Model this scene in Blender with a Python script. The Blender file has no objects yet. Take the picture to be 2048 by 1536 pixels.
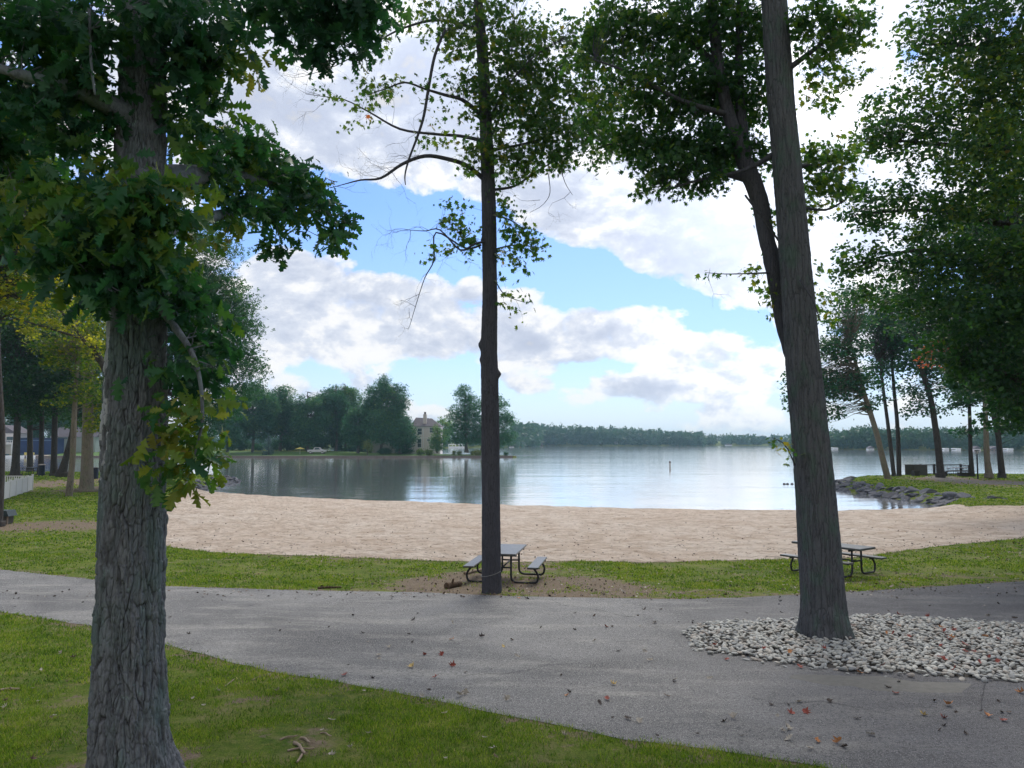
import bpy, bmesh, math, random
import numpy as np
from mathutils import Vector, Matrix
from mathutils.geometry import delaunay_2d_cdt

random.seed(7)
rng = np.random.default_rng(11)
scene = bpy.context.scene
COL = scene.collection
R = math.radians

# ------------------------------------------------------------------ camera
F = 1540.0                      # focal length in pixels of the 2048 px frame
CAMZ = 4.2
PITCH = math.atan((885 - 768) / F)
cp, sp = math.cos(PITCH), math.sin(PITCH)
cam_data = bpy.data.cameras.new('camera')
cam = bpy.data.objects.new('camera', cam_data)
COL.objects.link(cam)
cam.location = (0, 0, CAMZ)
cam.rotation_euler = (math.pi / 2 + PITCH, 0, 0)
cam_data.sensor_width = 36
cam_data.lens = 36 * F / 2048
cam_data.clip_start = 0.05
cam_data.clip_end = 12000
scene.camera = cam

def ray(px, py):
    a = (px - 1024) / F; b = (768 - py) / F
    return np.array([a, cp - b * sp, sp + b * cp])

def P(px, py, Y):
    """world point seen at picture position px,py lying at distance Y ahead"""
    d = ray(px, py)
    t = Y / d[1]
    return np.array([d[0] * t, Y, CAMZ + d[2] * t])

def proj(x, y, z):
    zz = z - CAMZ
    fwd = y * cp + zz * sp
    up = -y * sp + zz * cp
    return 1024 + F * x / fwd, 768 - F * up / fwd

def pxm(Y):
    return Y / F                # metres per picture pixel at distance Y

# ------------------------------------------------------------------ helpers
def link(o, parent=None):
    COL.objects.link(o)
    if parent is not None:
        o.parent = parent
    return o

def tag(o, label=None, cat=None, group=None, kind=None):
    if label: o['label'] = label
    if cat: o['category'] = cat
    if group: o['group'] = group
    if kind: o['kind'] = kind
    return o

def empty(name, loc=(0, 0, 0), label=None, cat=None, group=None, rz=0):
    o = bpy.data.objects.new(name, None)
    o.empty_display_size = 0.2
    link(o)
    o.location = tuple(float(v) for v in loc)
    o.rotation_euler = (0, 0, rz)
    return tag(o, label, cat, group)

def mesh_np(name, V, Fc, nper, mat, parent=None, smooth=False, attrs=None, origin=None):
    """V (n,3); Fc flat loop indices; nper = verts per face (int) or array"""
    V = np.asarray(V, np.float32)
    if origin is not None:
        V = V - np.asarray(origin, np.float32)
    Fc = np.asarray(Fc, np.int32).ravel()
    me = bpy.data.meshes.new(name)
    if np.isscalar(nper):
        nf = len(Fc) // nper
        tot = np.full(nf, nper, np.int32)
    else:
        tot = np.asarray(nper, np.int32); nf = len(tot)
    me.vertices.add(len(V)); me.vertices.foreach_set('co', V.ravel())
    me.loops.add(len(Fc)); me.loops.foreach_set('vertex_index', Fc)
    me.polygons.add(nf)
    st = np.zeros(nf, np.int32); st[1:] = np.cumsum(tot)[:-1]
    me.polygons.foreach_set('loop_start', st)
    if smooth:
        me.polygons.foreach_set('use_smooth', np.ones(nf, bool))
    me.update(calc_edges=True)
    if attrs:
        for k, a in attrs.items():
            at = me.attributes.new(k, 'FLOAT', 'POINT')
            at.data.foreach_set('value', np.asarray(a, np.float32))
    if mat: me.materials.append(mat)
    o = bpy.data.objects.new(name, me)
    link(o, parent)
    if origin is not None and parent is None:
        o.location = tuple(float(v) for v in origin)
    return o

class MB:
    """collects shapes and links them as one mesh object"""
    def __init__(s): s.v = []; s.f = []
    def add(s, vs, fs):
        n = len(s.v); s.v += [tuple(map(float, v)) for v in vs]; s.f += [tuple(i + n for i in f) for f in fs]
    def box(s, x0, x1, y0, y1, z0, z1):
        s.add([(x0,y0,z0),(x1,y0,z0),(x1,y1,z0),(x0,y1,z0),(x0,y0,z1),(x1,y0,z1),(x1,y1,z1),(x0,y1,z1)],
              [(0,3,2,1),(4,5,6,7),(0,1,5,4),(1,2,6,5),(2,3,7,6),(3,0,4,7)])
    def tube(s, pts, rad, n=8, cap=True):
        pts = [Vector([float(q) for q in p]) for p in pts]
        if not hasattr(rad, '__len__'): rad = [rad] * len(pts)
        vs = []; fs = []
        up = None
        for i, p in enumerate(pts):
            t = (pts[min(i+1, len(pts)-1)] - pts[max(i-1, 0)]).normalized()
            if up is None:
                up = Vector((0,0,1)) if abs(t.z) < .9 else Vector((1,0,0))
            a = (up - t * up.dot(t)).normalized(); b = t.cross(a); up = a
            for k in range(n):
                th = 2*math.pi*k/n
                vs.append(p + (a*math.cos(th) + b*math.sin(th))*rad[i])
        for i in range(len(pts)-1):
            for k in range(n):
                fs.append((i*n+k, i*n+(k+1)%n, (i+1)*n+(k+1)%n, (i+1)*n+k))
        if cap:
            fs.append(tuple(range(n-1, -1, -1))); fs.append(tuple((len(pts)-1)*n+k for k in range(n)))
        s.add(vs, fs)
    def prism(s, poly, d0, d1, axis='y'):
        n = len(poly)
        if axis == 'y':
            vs = [(p[0], d0, p[1]) for p in poly] + [(p[0], d1, p[1]) for p in poly]
        elif axis == 'x':
            vs = [(d0, p[0], p[1]) for p in poly] + [(d1, p[0], p[1]) for p in poly]
        else:
            vs = [(p[0], p[1], d0) for p in poly] + [(p[0], p[1], d1) for p in poly]
        fs = [tuple(range(n)), tuple(range(2*n-1, n-1, -1))] + [(i, i+n, (i+1)%n+n, (i+1)%n) for i in range(n)]
        s.add(vs, fs)
    def build(s, name, mat, parent=None, loc=None, smooth=False, bevel=0):
        me = bpy.data.meshes.new(name)
        me.from_pydata(s.v, [], s.f)
        me.update()
        bm = bmesh.new(); bm.from_mesh(me); bmesh.ops.recalc_face_normals(bm, faces=bm.faces)
        if bevel: bmesh.ops.bevel(bm, geom=list(bm.edges), offset=bevel, segments=1, affect='EDGES')
        bm.to_mesh(me); bm.free()
        if smooth: me.shade_smooth()
        me.materials.append(mat)
        o = bpy.data.objects.new(name, me)
        link(o, parent)
        if loc is not None: o.location = tuple(float(v) for v in loc)
        return o

# ------------------------------------------------------------------ materials
class NT:
    def __init__(s, name):
        s.m = bpy.data.materials.new(name); s.m.use_nodes = True
        s.t = s.m.node_tree; s.t.nodes.clear()
        s.out = s.n('ShaderNodeOutputMaterial')
    def n(s, t, **kw):
        nd = s.t.nodes.new(t)
        for k, v in kw.items():
            if k in nd.inputs.keys() if isinstance(k, str) else False: nd.inputs[k].default_value = v
            else: setattr(nd, k, v)
        return nd
    def set(s, nd, **kw):
        for k, v in kw.items(): nd.inputs[k.replace('_', ' ')].default_value = v
        return nd
    def l(s, a, b): s.t.links.new(a, b)
    def coord(s, scale=(1,1,1), kind='Object'):
        tc = s.n('ShaderNodeTexCoord'); mp = s.n('ShaderNodeMapping')
        mp.inputs['Scale'].default_value = scale
        s.l(tc.outputs[kind], mp.inputs['Vector']); return mp.outputs['Vector']
    def noise(s, vec, scale, detail=5, rough=.55, dist=0):
        nd = s.n('ShaderNodeTexNoise'); s.l(vec, nd.inputs['Vector'])
        nd.inputs['Scale'].default_value = scale; nd.inputs['Detail'].default_value = detail
        nd.inputs['Roughness'].default_value = rough; nd.inputs['Distortion'].default_value = dist
        return nd.outputs['Fac']
    def ramp(s, fac, stops, interp='LINEAR'):
        nd = s.n('ShaderNodeValToRGB'); s.l(fac, nd.inputs['Fac']); cr = nd.color_ramp; cr.interpolation = interp
        while len(cr.elements) < len(stops): cr.elements.new(.5)
        for e, (p, c) in zip(cr.elements, stops):
            e.position = p; e.color = (c[0], c[1], c[2], 1) if hasattr(c, '__len__') else (c, c, c, 1)
        return nd.outputs['Color']
    def mix(s, fac, a, b, mode='MIX'):
        nd = s.n('ShaderNodeMix', data_type='RGBA', blend_type=mode)
        for v, i in ((fac, 0), (a, 6), (b, 7)):
            if hasattr(v, 'links') or isinstance(v, bpy.types.NodeSocket): s.l(v, nd.inputs[i])
            elif hasattr(v, '__len__'): nd.inputs[i].default_value = (v[0], v[1], v[2], 1)
            else: nd.inputs[i].default_value = v
        return nd.outputs[2]
    def math(s, op, a, b=0.0, clamp=False):
        nd = s.n('ShaderNodeMath', operation=op); nd.use_clamp = clamp
        for v, i in ((a, 0), (b, 1)):
            if isinstance(v, bpy.types.NodeSocket): s.l(v, nd.inputs[i])
            else: nd.inputs[i].default_value = v
        return nd.outputs[0]
    def bump(s, h, strength=.5, dist=.02, normal=None):
        nd = s.n('ShaderNodeBump'); s.l(h, nd.inputs['Height'])
        nd.inputs['Strength'].default_value = strength; nd.inputs['Distance'].default_value = dist
        if normal: s.l(normal, nd.inputs['Normal'])
        return nd.outputs['Normal']
    def bsdf(s, col, rough=.8, normal=None, spec=.3, metal=0):
        nd = s.n('ShaderNodeBsdfPrincipled')
        if isinstance(col, bpy.types.NodeSocket): s.l(col, nd.inputs['Base Color'])
        else: nd.inputs['Base Color'].default_value = (*col, 1)
        if isinstance(rough, bpy.types.NodeSocket): s.l(rough, nd.inputs['Roughness'])
        else: nd.inputs['Roughness'].default_value = rough
        nd.inputs['Specular IOR Level'].default_value = spec
        nd.inputs['Metallic'].default_value = metal
        if normal: s.l(normal, nd.inputs['Normal'])
        return nd
    def done(s, sh):
        s.l(sh, s.out.inputs['Surface']); return s.m

def simple(name, col, rough=.7, var=.25, scale=6, bump=.2, spec=.3, metal=0):
    t = NT(name); v = t.coord()
    n = t.noise(v, scale, 6)
    c = t.mix(n, [q*(1-var) for q in col], [min(1, q*(1+var)) for q in col])
    b = t.bump(t.noise(v, scale*6, 3), bump, .01)
    return t.done(t.bsdf(c, rough, b, spec, metal).outputs[0])

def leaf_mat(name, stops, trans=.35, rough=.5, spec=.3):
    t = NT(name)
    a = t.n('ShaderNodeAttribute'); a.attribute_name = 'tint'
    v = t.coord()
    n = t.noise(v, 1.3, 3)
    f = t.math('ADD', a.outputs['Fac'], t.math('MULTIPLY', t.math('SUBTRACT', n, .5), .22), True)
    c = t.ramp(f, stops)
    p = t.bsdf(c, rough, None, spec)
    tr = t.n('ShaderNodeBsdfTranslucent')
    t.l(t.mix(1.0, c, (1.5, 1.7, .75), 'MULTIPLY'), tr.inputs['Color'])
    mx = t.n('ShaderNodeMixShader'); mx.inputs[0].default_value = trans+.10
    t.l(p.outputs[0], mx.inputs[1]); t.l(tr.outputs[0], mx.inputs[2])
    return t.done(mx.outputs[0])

def bark_mat(name, dark, light, sc=9.0, stretch=.16, lichen=None, lich_amt=.5, bumpd=.03, seed=0.0):
    t = NT(name)
    v = t.coord((1, 1, stretch))
    nz = t.n('ShaderNodeTexNoise'); t.l(v, nz.inputs['Vector']); nz.inputs['Scale'].default_value = sc*.55; nz.inputs['Detail'].default_value = 4
    add = t.n('ShaderNodeVectorMath', operation='MULTIPLY_ADD')
    t.l(nz.outputs['Color'], add.inputs[0]); add.inputs[1].default_value = (.16, .16, .16); t.l(v, add.inputs[2])
    vo = t.n('ShaderNodeTexVoronoi', feature='DISTANCE_TO_EDGE'); t.l(add.outputs[0], vo.inputs['Vector']); vo.inputs['Scale'].default_value = sc
    plate = t.ramp(vo.outputs['Distance'], [(0, 0), (.10, .55), (.32, 1)])
    fine = t.noise(t.coord((1, 1, .35)), sc*5, 8, .7)
    big = t.noise(t.coord(), 1.7, 4)
    c = t.mix(fine, dark, light)
    c = t.mix(t.ramp(big, [(.35, 0), (.7, 1)]), c, t.mix(1.0, c, (1.25, 1.22, 1.2), 'MULTIPLY'))
    c = t.mix(t.ramp(vo.outputs['Distance'], [(0, .55), (.06, 0)]), c, [q*.35 for q in dark])
    if lichen:
        ln = t.noise(t.coord((1, 1, .6)), 3.1, 7, .65)
        c = t.mix(t.ramp(ln, [(.5, 0), (.62, lich_amt)]), c, lichen)
    h = t.math('ADD', plate, t.math('MULTIPLY', fine, .5))
    return t.done(t.bsdf(c, .9, t.bump(h, .9, bumpd), .15).outputs[0])

# ------------------------------------------------------------------ terrain
def curve_pts(pl): return [tuple(p) for p in pl]
def waterpt(px, py):
    d = ray(px, py); t = -CAMZ / d[2]; return (d[0]*t, d[1]*t)

beach_px = [(400,983.6),(497,990),(575,994.5),(658,998),(770,1002.5),(883,1006),(1012,1011),(1200,1016),(1400,1020),(1600,1022),(1750,1021),(1866,1017)]
LAND_A = [(-400,100),(-60,98),(-45,95.5),(-36,91),(-30,84.5),(-28.2,75),(-27.3,68)] + [waterpt(*p) for p in beach_px] + \
         [(28.6,51.5),(28.7,58),(28.6,66),(29.6,72),(33,79.5),(38,86),(47,90),(70,92),(400,94),(400,-80),(-400,-80)]
LAND_B = [(-400,217),(-80,217),(.4,217.3),(1.6,219),(-3,229),(-20,233),(-33,243),(-45,270),(-80,310),(-400,330)]
LAND_C = [(-900,560),(-120,560),(-30,600),(2,650),(20,760),(25,905),(230,930),(236,960),(250,1010),(430,1060),(900,1150),(3000,1300),(3000,3000),(-2000,3000)]
LAND_D = [(176,486),(200,465),(232,430),(262,395),(320,350),(800,300),(2500,500),(2500,1200),(900,1000),(330,640),(215,520)]

def sdist(poly, x, y):
    """signed distance, positive inside"""
    x = np.asarray(x, float); y = np.asarray(y, float)
    best = np.full(x.shape, 1e18); inside = np.zeros(x.shape, bool)
    n = len(poly)
    for i in range(n):
        ax, ay = poly[i]; bx, by = poly[(i+1) % n]
        dx, dy = bx-ax, by-ay
        t = np.clip(((x-ax)*dx + (y-ay)*dy) / (dx*dx+dy*dy+1e-12), 0, 1)
        best = np.minimum(best, (x-ax-t*dx)**2 + (y-ay-t*dy)**2)
        c = ((ay > y) != (by > y))
        with np.errstate(divide='ignore', invalid='ignore'):
            xi = (bx-ax)*(y-ay)/((by-ay) if by != ay else 1e-12) + ax
        inside ^= c & (x < xi)
    d = np.sqrt(best)
    return np.where(inside, d, -d)

def inpoly(poly, x, y):
    return sdist(poly, x, y) > 0

def sstep(a, b, x):
    t = np.clip((x-a)/(b-a), 0, 1); return t*t*(3-2*t)

BY = [-80, 0, 6, 9, 12, 15, 17.3, 20, 25, 35, 60, 100]
BZ = [2.2, 1.72, 1.60, 1.49, 1.33, 1.12, .95, .80, .66, .55, .58, .62]
def H(x, y):
    x = np.asarray(x, float); y = np.asarray(y, float)
    s = sdist(LAND_A, x, y)
    base = np.interp(y, BY, BZ) + .035*np.sin(x*.21+1.3)*np.cos(y*.17) + .02*np.sin(x*.63+y*.41)
    k = .028 + (.45-.028)*sstep(24.2, 28.8, np.abs(x - .6)) * sstep(40, 49, y)
    out = np.maximum(-1.4, s*.12)
    a = np.where(s > 0, -np.log(np.exp(-base*9) + np.exp(-k*s*9) + 1e-12)/9, out)
    a = np.where(s > 0, np.maximum(a, -.02), a)
    sb = sdist(LAND_B, x, y)
    b = np.where(sb > 0, .40 + np.minimum(1.3, .055*sb), np.maximum(-1.4, -.5+sb*.3))
    sc_ = sdist(LAND_C, x, y); c = np.where(sc_ > 0, np.minimum(2.0, .15*sc_) + np.minimum(5, .02*sc_), -1.4)
    sd_ = sdist(LAND_D, x, y); d = np.where(sd_ > 0, np.minimum(1.5, .15*sd_) + np.minimum(4, .02*sd_), -1.4)
    return np.maximum(np.maximum(a, b), np.maximum(c, d))

def Hs(x, y): return float(H(np.array([x]), np.array([y]))[0])

def G(px, py):
    """ground point seen at picture position"""
    d = ray(px, py)
    t = np.concatenate([np.arange(3, 130, .05), np.arange(130, 400, .3), np.arange(400, 1500, 2)])
    X = d[0]*t; Y = d[1]*t; Z = CAMZ + d[2]*t
    hh = np.maximum(H(X, Y), -.05)
    i = np.argmax(Z < hh)
    if i == 0 and Z[0] >= hh[0]: i = len(t)-1
    return np.array([X[i], Y[i], float(hh[i])])

def gpoly(pl, sub=10, jit=.05, seed=0):
    """picture polygon -> world polygon with ragged edge"""
    r = random.Random(seed)
    W = [G(*p)[:2] for p in pl]; out = []
    for i in range(len(W)):
        a, b = W[i], W[(i+1) % len(W)]
        L = np.hypot(*(b-a)); n = max(1, int(L/.35)); n = min(n, 120)
        for k in range(n):
            t = k/n; p = a + (b-a)*t
            out.append((p[0] + r.uniform(-jit, jit), p[1] + r.uniform(-jit, jit)))
    return out

def sheet(name, poly, off, mat, step=.5, parent=None, wave=None):
    xs = [p[0] for p in poly]; ys = [p[1] for p in poly]
    gx, gy = np.meshgrid(np.arange(min(xs), max(xs), step), np.arange(min(ys), max(ys), step))
    gx = gx.ravel(); gy = gy.ravel()
    m = sdist(poly, gx, gy) > step*.35
    pts = [Vector((float(p[0]), float(p[1]))) for p in poly] + [Vector((float(a), float(b))) for a, b in zip(gx[m], gy[m])]
    edges = [(i, (i+1) % len(poly)) for i in range(len(poly))]
    vs, es, fs, *_ = delaunay_2d_cdt(pts, edges, [], 1, 1e-5)
    V = np.array([[v.x, v.y] for v in vs])
    ed = np.clip(np.abs(sdist(poly, V[:, 0], V[:, 1]))/.13, 0, 1)
    z = H(V[:, 0], V[:, 1]) + .006 + (off-.006)*ed
    if wave is not None: z = z + wave(V[:, 0], V[:, 1])*ed
    V3 = np.c_[V, z]
    Fl = np.array([list(f) for f in fs if len(f) == 3]).ravel()
    return mesh_np(name, V3, Fl, 3, mat, parent, smooth=True)
# ------------------------------------------------------------------ picture regions (extended past the frame)
SAND_PX = [(262,1088),(330,1093),(420,1104),(520,1109),(640,1113),(760,1117),(860,1121),(1000,1126),(1150,1122),(1300,1126),(1450,1121),(1600,1119),(1720,1115),(1790,1104),(1870,1094),(1950,1086),(2048,1077),(2300,1062),
           (2300,1009),(2120,1010),(2020,1012),(1940,1014)]
PATH_TOP = [(-900,1085),(-300,1118),(0,1140),(100,1150),(190,1160),(330,1173),(600,1181),(760,1184),(880,1187),(960,1191),(1150,1196),(1350,1199),(1480,1196),(1590,1190),(1750,1181),(1900,1172),(2048,1163),(2500,1138)]
PATH_BOT = [(2900,1900),(1850,1600),(1700,1547),(1600,1528),(1400,1500),(1250,1479),(1150,1459),(1000,1430),(900,1407),(780,1385),(640,1360),(500,1335),(400,1310),(330,1290),(190,1256),(90,1238),(0,1224),(-300,1190),(-900,1130)]
STONE_PX = [(1366,1271),(1378,1262),(1400,1254),(1450,1248),(1530,1245),(1600,1243),(1670,1238),(1730,1235),(1800,1238),(1900,1245),(2048,1252),(2500,1268),
            (2500,1400),(2048,1369),(1950,1362),(1850,1356),(1700,1346),(1600,1336),(1500,1321),(1420,1305),(1380,1290),(1366,1280)]
path_poly = gpoly(PATH_TOP + PATH_BOT, jit=.035, seed=3)
stone_poly = gpoly(STONE_PX, jit=.05, seed=4)
# sand: bounded by the grass edge on land and run just under the water
sand_land = gpoly(SAND_PX, jit=.10, seed=5)
shore = [waterpt(*p) for p in beach_px][::-1]
def shore_out(p):       # pushed out under the water
    return (p[0], p[1] + 1.6)
SEAM = [G(*p)[:2] for p in SAND_PX]
r5 = random.Random(5)
def ragged(W, jit=.1):
    out = []
    for a, b in zip(W[:-1], W[1:]):
        n = max(1, int(math.hypot(b[0]-a[0], b[1]-a[1])/.4))
        for k in range(n):
            t = k/n; out.append((a[0]+(b[0]-a[0])*t + r5.uniform(-jit, jit), a[1]+(b[1]-a[1])*t + r5.uniform(-jit, jit)))
    return out
sand_poly = ragged([tuple(p) for p in SEAM] + [(27.6, 50.6)]) + [(27.2, 50.8)] + [shore_out(p) for p in shore] + ragged([(-27.2, 67.5), (-25.6, 60), (-21.3, 45), (-16.3, 33), tuple(SEAM[0])])[1:]

DIRT = [  # x, y, rx, ry, amount : worn ground under the trees
]
def dirt_px(px, py, rx, ry, amt):
    g = G(px, py); Y = g[1]
    rx = rx*1.1; g2 = G(px, py-ry); g1 = G(px, py+ry)
    DIRT.append((g[0], g[1], rx*pxm(Y), max(.3, abs(g2[1]-g1[1])/2), amt))
for a in [(930,1168,120,24,1.5),(1130,1172,130,22,1.4),(1250,1180,90,16,1.0),(1400,1186,120,12,.6),(700,1120,140,10,.5),(1050,1135,90,12,.9),(860,1180,60,10,.6),(1060,1120,80,8,.6),(1420,1135,160,10,.35),
          (100,1052,140,14,1.0),(220,1050,100,14,.9),(-120,1055,160,16,.9),(120,966,90,16,1.1),(210,975,60,14,.8),(40,985,30,10,.5),
          (600,1470,90,20,.6),(640,1500,80,22,.6),(470,1400,150,25,.45),(80,1400,150,40,.4),(330,1520,70,40,.9),(200,1530,90,40,.8),(1150,1500,60,14,.35),
          (1880,1150,220,14,.45),(1700,1165,120,12,.5),(1980,1105,120,14,.35),(1900,958,80,5,1.2),(2000,966,110,8,1.3),(1950,985,60,5,.3),(360,1300,60,8,.5)]:
    dirt_px(*a)
def dirt(x, y):
    d = np.zeros(np.shape(x))
    for X, Y, rx, ry, a in DIRT:
        d = np.maximum(d, a*np.exp(-(((x-X)/rx)**2 + ((y-Y)/ry)**2)))
    return np.clip(d, 0, 1)

# ------------------------------------------------------------------ ground materials
def ground_material():
    t = NT('lawn_ground'); v = t.coord()
    a = t.n('ShaderNodeAttribute'); a.attribute_name = 'dirt'
    n1 = t.noise(v, .55, 6, .6); n2 = t.noise(v, 9, 8, .7); n3 = t.noise(v, 45, 6, .7)
    g = t.mix(t.ramp(n1, [(.35, 0), (.65, 1)]), (.060, .115, .010), (.150, .205, .022))
    g = t.mix(t.ramp(n2, [(.42, 0), (.7, .8)]), g, (.20, .20, .055))
    g = t.mix(t.ramp(n3, [(.35, .75), (.55, 0)]), g, (.035, .055, .012))
    e = t.mix(n2, (.10, .075, .050), (.30, .24, .175))
    e = t.mix(t.ramp(n3, [(.36, .7), (.5, 0)]), e, (.055, .04, .03))
    f = t.math('ADD', a.outputs['Fac'], t.math('MULTIPLY', t.math('SUBTRACT', t.noise(v, 2.6, 8, .7), .5), 1.8))
    g = t.mix(t.ramp(t.noise(v, 1.7, 7, .7), [(.50, 0), (.64, .75)]), g, (.20, .18, .085))
    c = t.mix(t.ramp(f, [(.40, 0), (.56, 1)]), g, e)
    h = t.math('ADD', n2, t.math('MULTIPLY', n3, .7))
    return t.done(t.bsdf(c, .95, t.bump(h, .9, .05), .1).outputs[0])

def sand_material():
    t = NT('beach_sand'); v = t.coord((1, 1, 1))
    n0 = t.noise(v, .16, 4); n1 = t.noise(v, 1.1, 6, .62, .6); n2 = t.noise(t.coord((1, .75, 1)), 3.6, 8, .72, .6); n3 = t.noise(v, 60, 4, .7)
    c = t.mix(t.ramp(n0, [(.35, 0), (.7, 1)]), (.69, .57, .46), (.77, .68, .58))
    c = t.mix(t.ramp(n1, [(.38, .75), (.56, 0)]), c, (.47, .35, .25))
    c = t.mix(t.ramp(n2, [(.36, .9), (.46, 0)]), c, (.31, .215, .145))
    c = t.mix(t.math('MULTIPLY', n3, .35), c, (.66, .56, .48))
    # damp band along the water
    a = t.n('ShaderNodeNewGeometry'); sx = t.n('ShaderNodeSeparateXYZ'); t.l(a.outputs['Position'], sx.inputs[0])
    wet = t.ramp(t.math('ADD', sx.outputs['Z'], t.math('MULTIPLY', n1, .03)), [(.02, 1), (.075, 0)])
    c = t.mix(t.math('MULTIPLY', wet, .5), c, (.25, .18, .13))
    vo = t.n('ShaderNodeTexVoronoi', feature='SMOOTH_F1'); t.l(v, vo.inputs['Vector']); vo.inputs['Scale'].default_value = 3.2
    h = t.math('ADD', t.math('MULTIPLY', t.ramp(vo.outputs['Distance'], [(0, 0), (.45, 1)]), .9), t.math('ADD', n2, t.math('MULTIPLY', n3, .25)))
    return t.done(t.bsdf(c, .95, t.bump(h, 1.0, .22), .1).outputs[0])

def asphalt_material():
    t = NT('asphalt'); v = t.coord()
    n0 = t.noise(v, .35, 5, .6, .8); n1 = t.noise(t.coord((.35, 1.2, 1)), 1.6, 6, .65); n3 = t.noise(v, 75, 3, .8); n4 = t.noise(v, 26, 6, .75)
    c = t.mix(t.ramp(n0, [(.33, 0), (.66, 1)]), (.100, .100, .103), (.245, .243, .240))
    c = t.mix(t.ramp(n1, [(.50, 0), (.70, .7)]), c, (.36, .35, .32))
    c = t.mix(t.ramp(n4, [(.36, .8), (.52, 0)]), c, (.055, .055, .058))
    c = t.mix(t.ramp(n3, [(.54, 0), (.62, .9)]), c, (.50, .49, .46))
    vo = t.n('ShaderNodeTexVoronoi', feature='F1'); t.l(v, vo.inputs['Vector']); vo.inputs['Scale'].default_value = 95
    h = t.math('ADD', vo.outputs['Distance'], n3)
    # tarmac colour darkens towards the right and the near side
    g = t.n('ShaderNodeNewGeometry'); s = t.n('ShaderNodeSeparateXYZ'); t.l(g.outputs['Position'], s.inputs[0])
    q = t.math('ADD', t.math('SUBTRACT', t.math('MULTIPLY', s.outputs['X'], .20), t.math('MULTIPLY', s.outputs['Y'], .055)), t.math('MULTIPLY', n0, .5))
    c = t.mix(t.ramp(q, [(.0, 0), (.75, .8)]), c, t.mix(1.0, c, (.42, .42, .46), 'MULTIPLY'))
    return t.done(t.bsdf(c, .85, t.bump(h, .9, .012), .25).outputs[0])

M = {}
M['ground'] = ground_material(); M['sand'] = sand_material(); M['asphalt'] = asphalt_material()
M['patch'] = simple('pale_concrete_patch', (.125, .122, .112), .9, .35, 14, .5)
M['crack'] = simple('crack_filler', (.045, .045, .05), .9)

def edge_dirt(x, y):
    d = np.zeros(len(x)); c = np.where((np.abs(x) < 22) & (y > 3) & (y < 26))[0]
    s = np.abs(sdist(path_poly, x[c], y[c])); d[c] = .62*np.exp(-(s/.35)**2)
    s = np.abs(sdist(sand_poly, x[c], y[c])); d[c] = np.maximum(d[c], .55*np.exp(-(s/.5)**2)); return d
# ------------------------------------------------------------------ ground sheet
def spaced(segs):
    out = []
    for a, b, s in segs: out += list(np.arange(a, b, s))
    return np.array(sorted(set(np.round(out, 3))))
gxs = spaced([(-2600,-400,150),(-400,-120,14),(-120,-60,3),(-60,-30,1),(-30,32,.4),(32,60,.8),(60,120,3),(120,400,12),(400,3100,150)])
gys = spaced([(-80,0,6),(0,30,.35),(30,100,.6),(100,212,6),(212,224,.7),(224,330,5),(330,1300,22),(1300,3100,200)])
GX, GY = np.meshgrid(gxs, gys); Z = H(GX.ravel(), GY.ravel())
nx, ny = len(gxs), len(gys)
idx = np.arange(nx*ny).reshape(ny, nx)
Fq = np.stack([idx[:-1,:-1], idx[:-1,1:], idx[1:,1:], idx[1:,:-1]], -1).reshape(-1)
gr = mesh_np('ground', np.c_[GX.ravel(), GY.ravel(), Z], Fq, 4, M['ground'], smooth=True, attrs={'dirt': np.maximum(dirt(GX.ravel(), GY.ravel()), edge_dirt(GX.ravel(), GY.ravel()))})
tag(gr, kind='structure')

def sandwave(x, y):
    return .035*np.sin(x*1.7+np.sin(y*.9)*2)*np.sin(y*1.9+np.sin(x*.7)*1.5) + .008*np.sin(x*5.1+y*2.2)*np.sin(y*4.3-x*1.1)
sd = sheet('beach_sand', sand_poly, .045, M['sand'], step=.42, wave=sandwave); tag(sd, kind='structure')
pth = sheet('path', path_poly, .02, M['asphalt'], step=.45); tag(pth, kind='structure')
def pxpoly(pl, **k): return gpoly(pl, **k)
patch = sheet('repair_patch', gpoly([(1560,1368),(1572,1352),(1600,1342),(1700,1349),(1850,1359),(1976,1368),(1960,1400),(1800,1395),(1650,1383)], jit=.05, seed=8), .026, M['patch'], step=.3); tag(patch, kind='structure')
def crackstrip(pts, w, seed):
    r = random.Random(seed); W = [G(*p) for p in pts]; line = []
    for a, b in zip(W[:-1], W[1:]):
        for k in range(8):
            q = a + (b-a)*k/8; line.append((q[0]+r.uniform(-.015,.015), q[1]+r.uniform(-.012,.012)))
    mb = MB(); vs = []; fs = []
    for i, (x, y) in enumerate(line):
        ww = w*r.uniform(.4, 1)
        z = Hs(x, y)+.0255
        vs += [(x, y-ww, z), (x, y+ww, z)]
        if i: fs.append((2*i-2, 2*i, 2*i+1, 2*i-1))
    mb.add(vs, fs); return mb
ck = crackstrip([(1100,1200),(1125,1213),(1165,1218),(1205,1224),(1240,1234),(1275,1237)], .012, 1).build('path_crack', M['crack']); tag(ck, kind='structure')
ck = crackstrip([(1970,1366),(1966,1390),(1962,1430)], .012, 2).build('path_crack', M['crack']); tag(ck, kind='structure')

for i_, c_ in enumerate([[(420,1215),(470,1222),(540,1219),(600,1226),(640,1240)],[(900,1365),(960,1350),(1010,1352),(1080,1340),(1120,1322)],[(1500,1400),(1560,1412),(1650,1408),(1720,1420),(1800,1440)],[(1275,1237),(1330,1262),(1355,1290),(1420,1330)],[(700,1200),(712,1240),(760,1262)]]):
    ck = crackstrip(c_, .007, 10+i_).build('path_crack', M['crack']); tag(ck, kind='structure')
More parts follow.
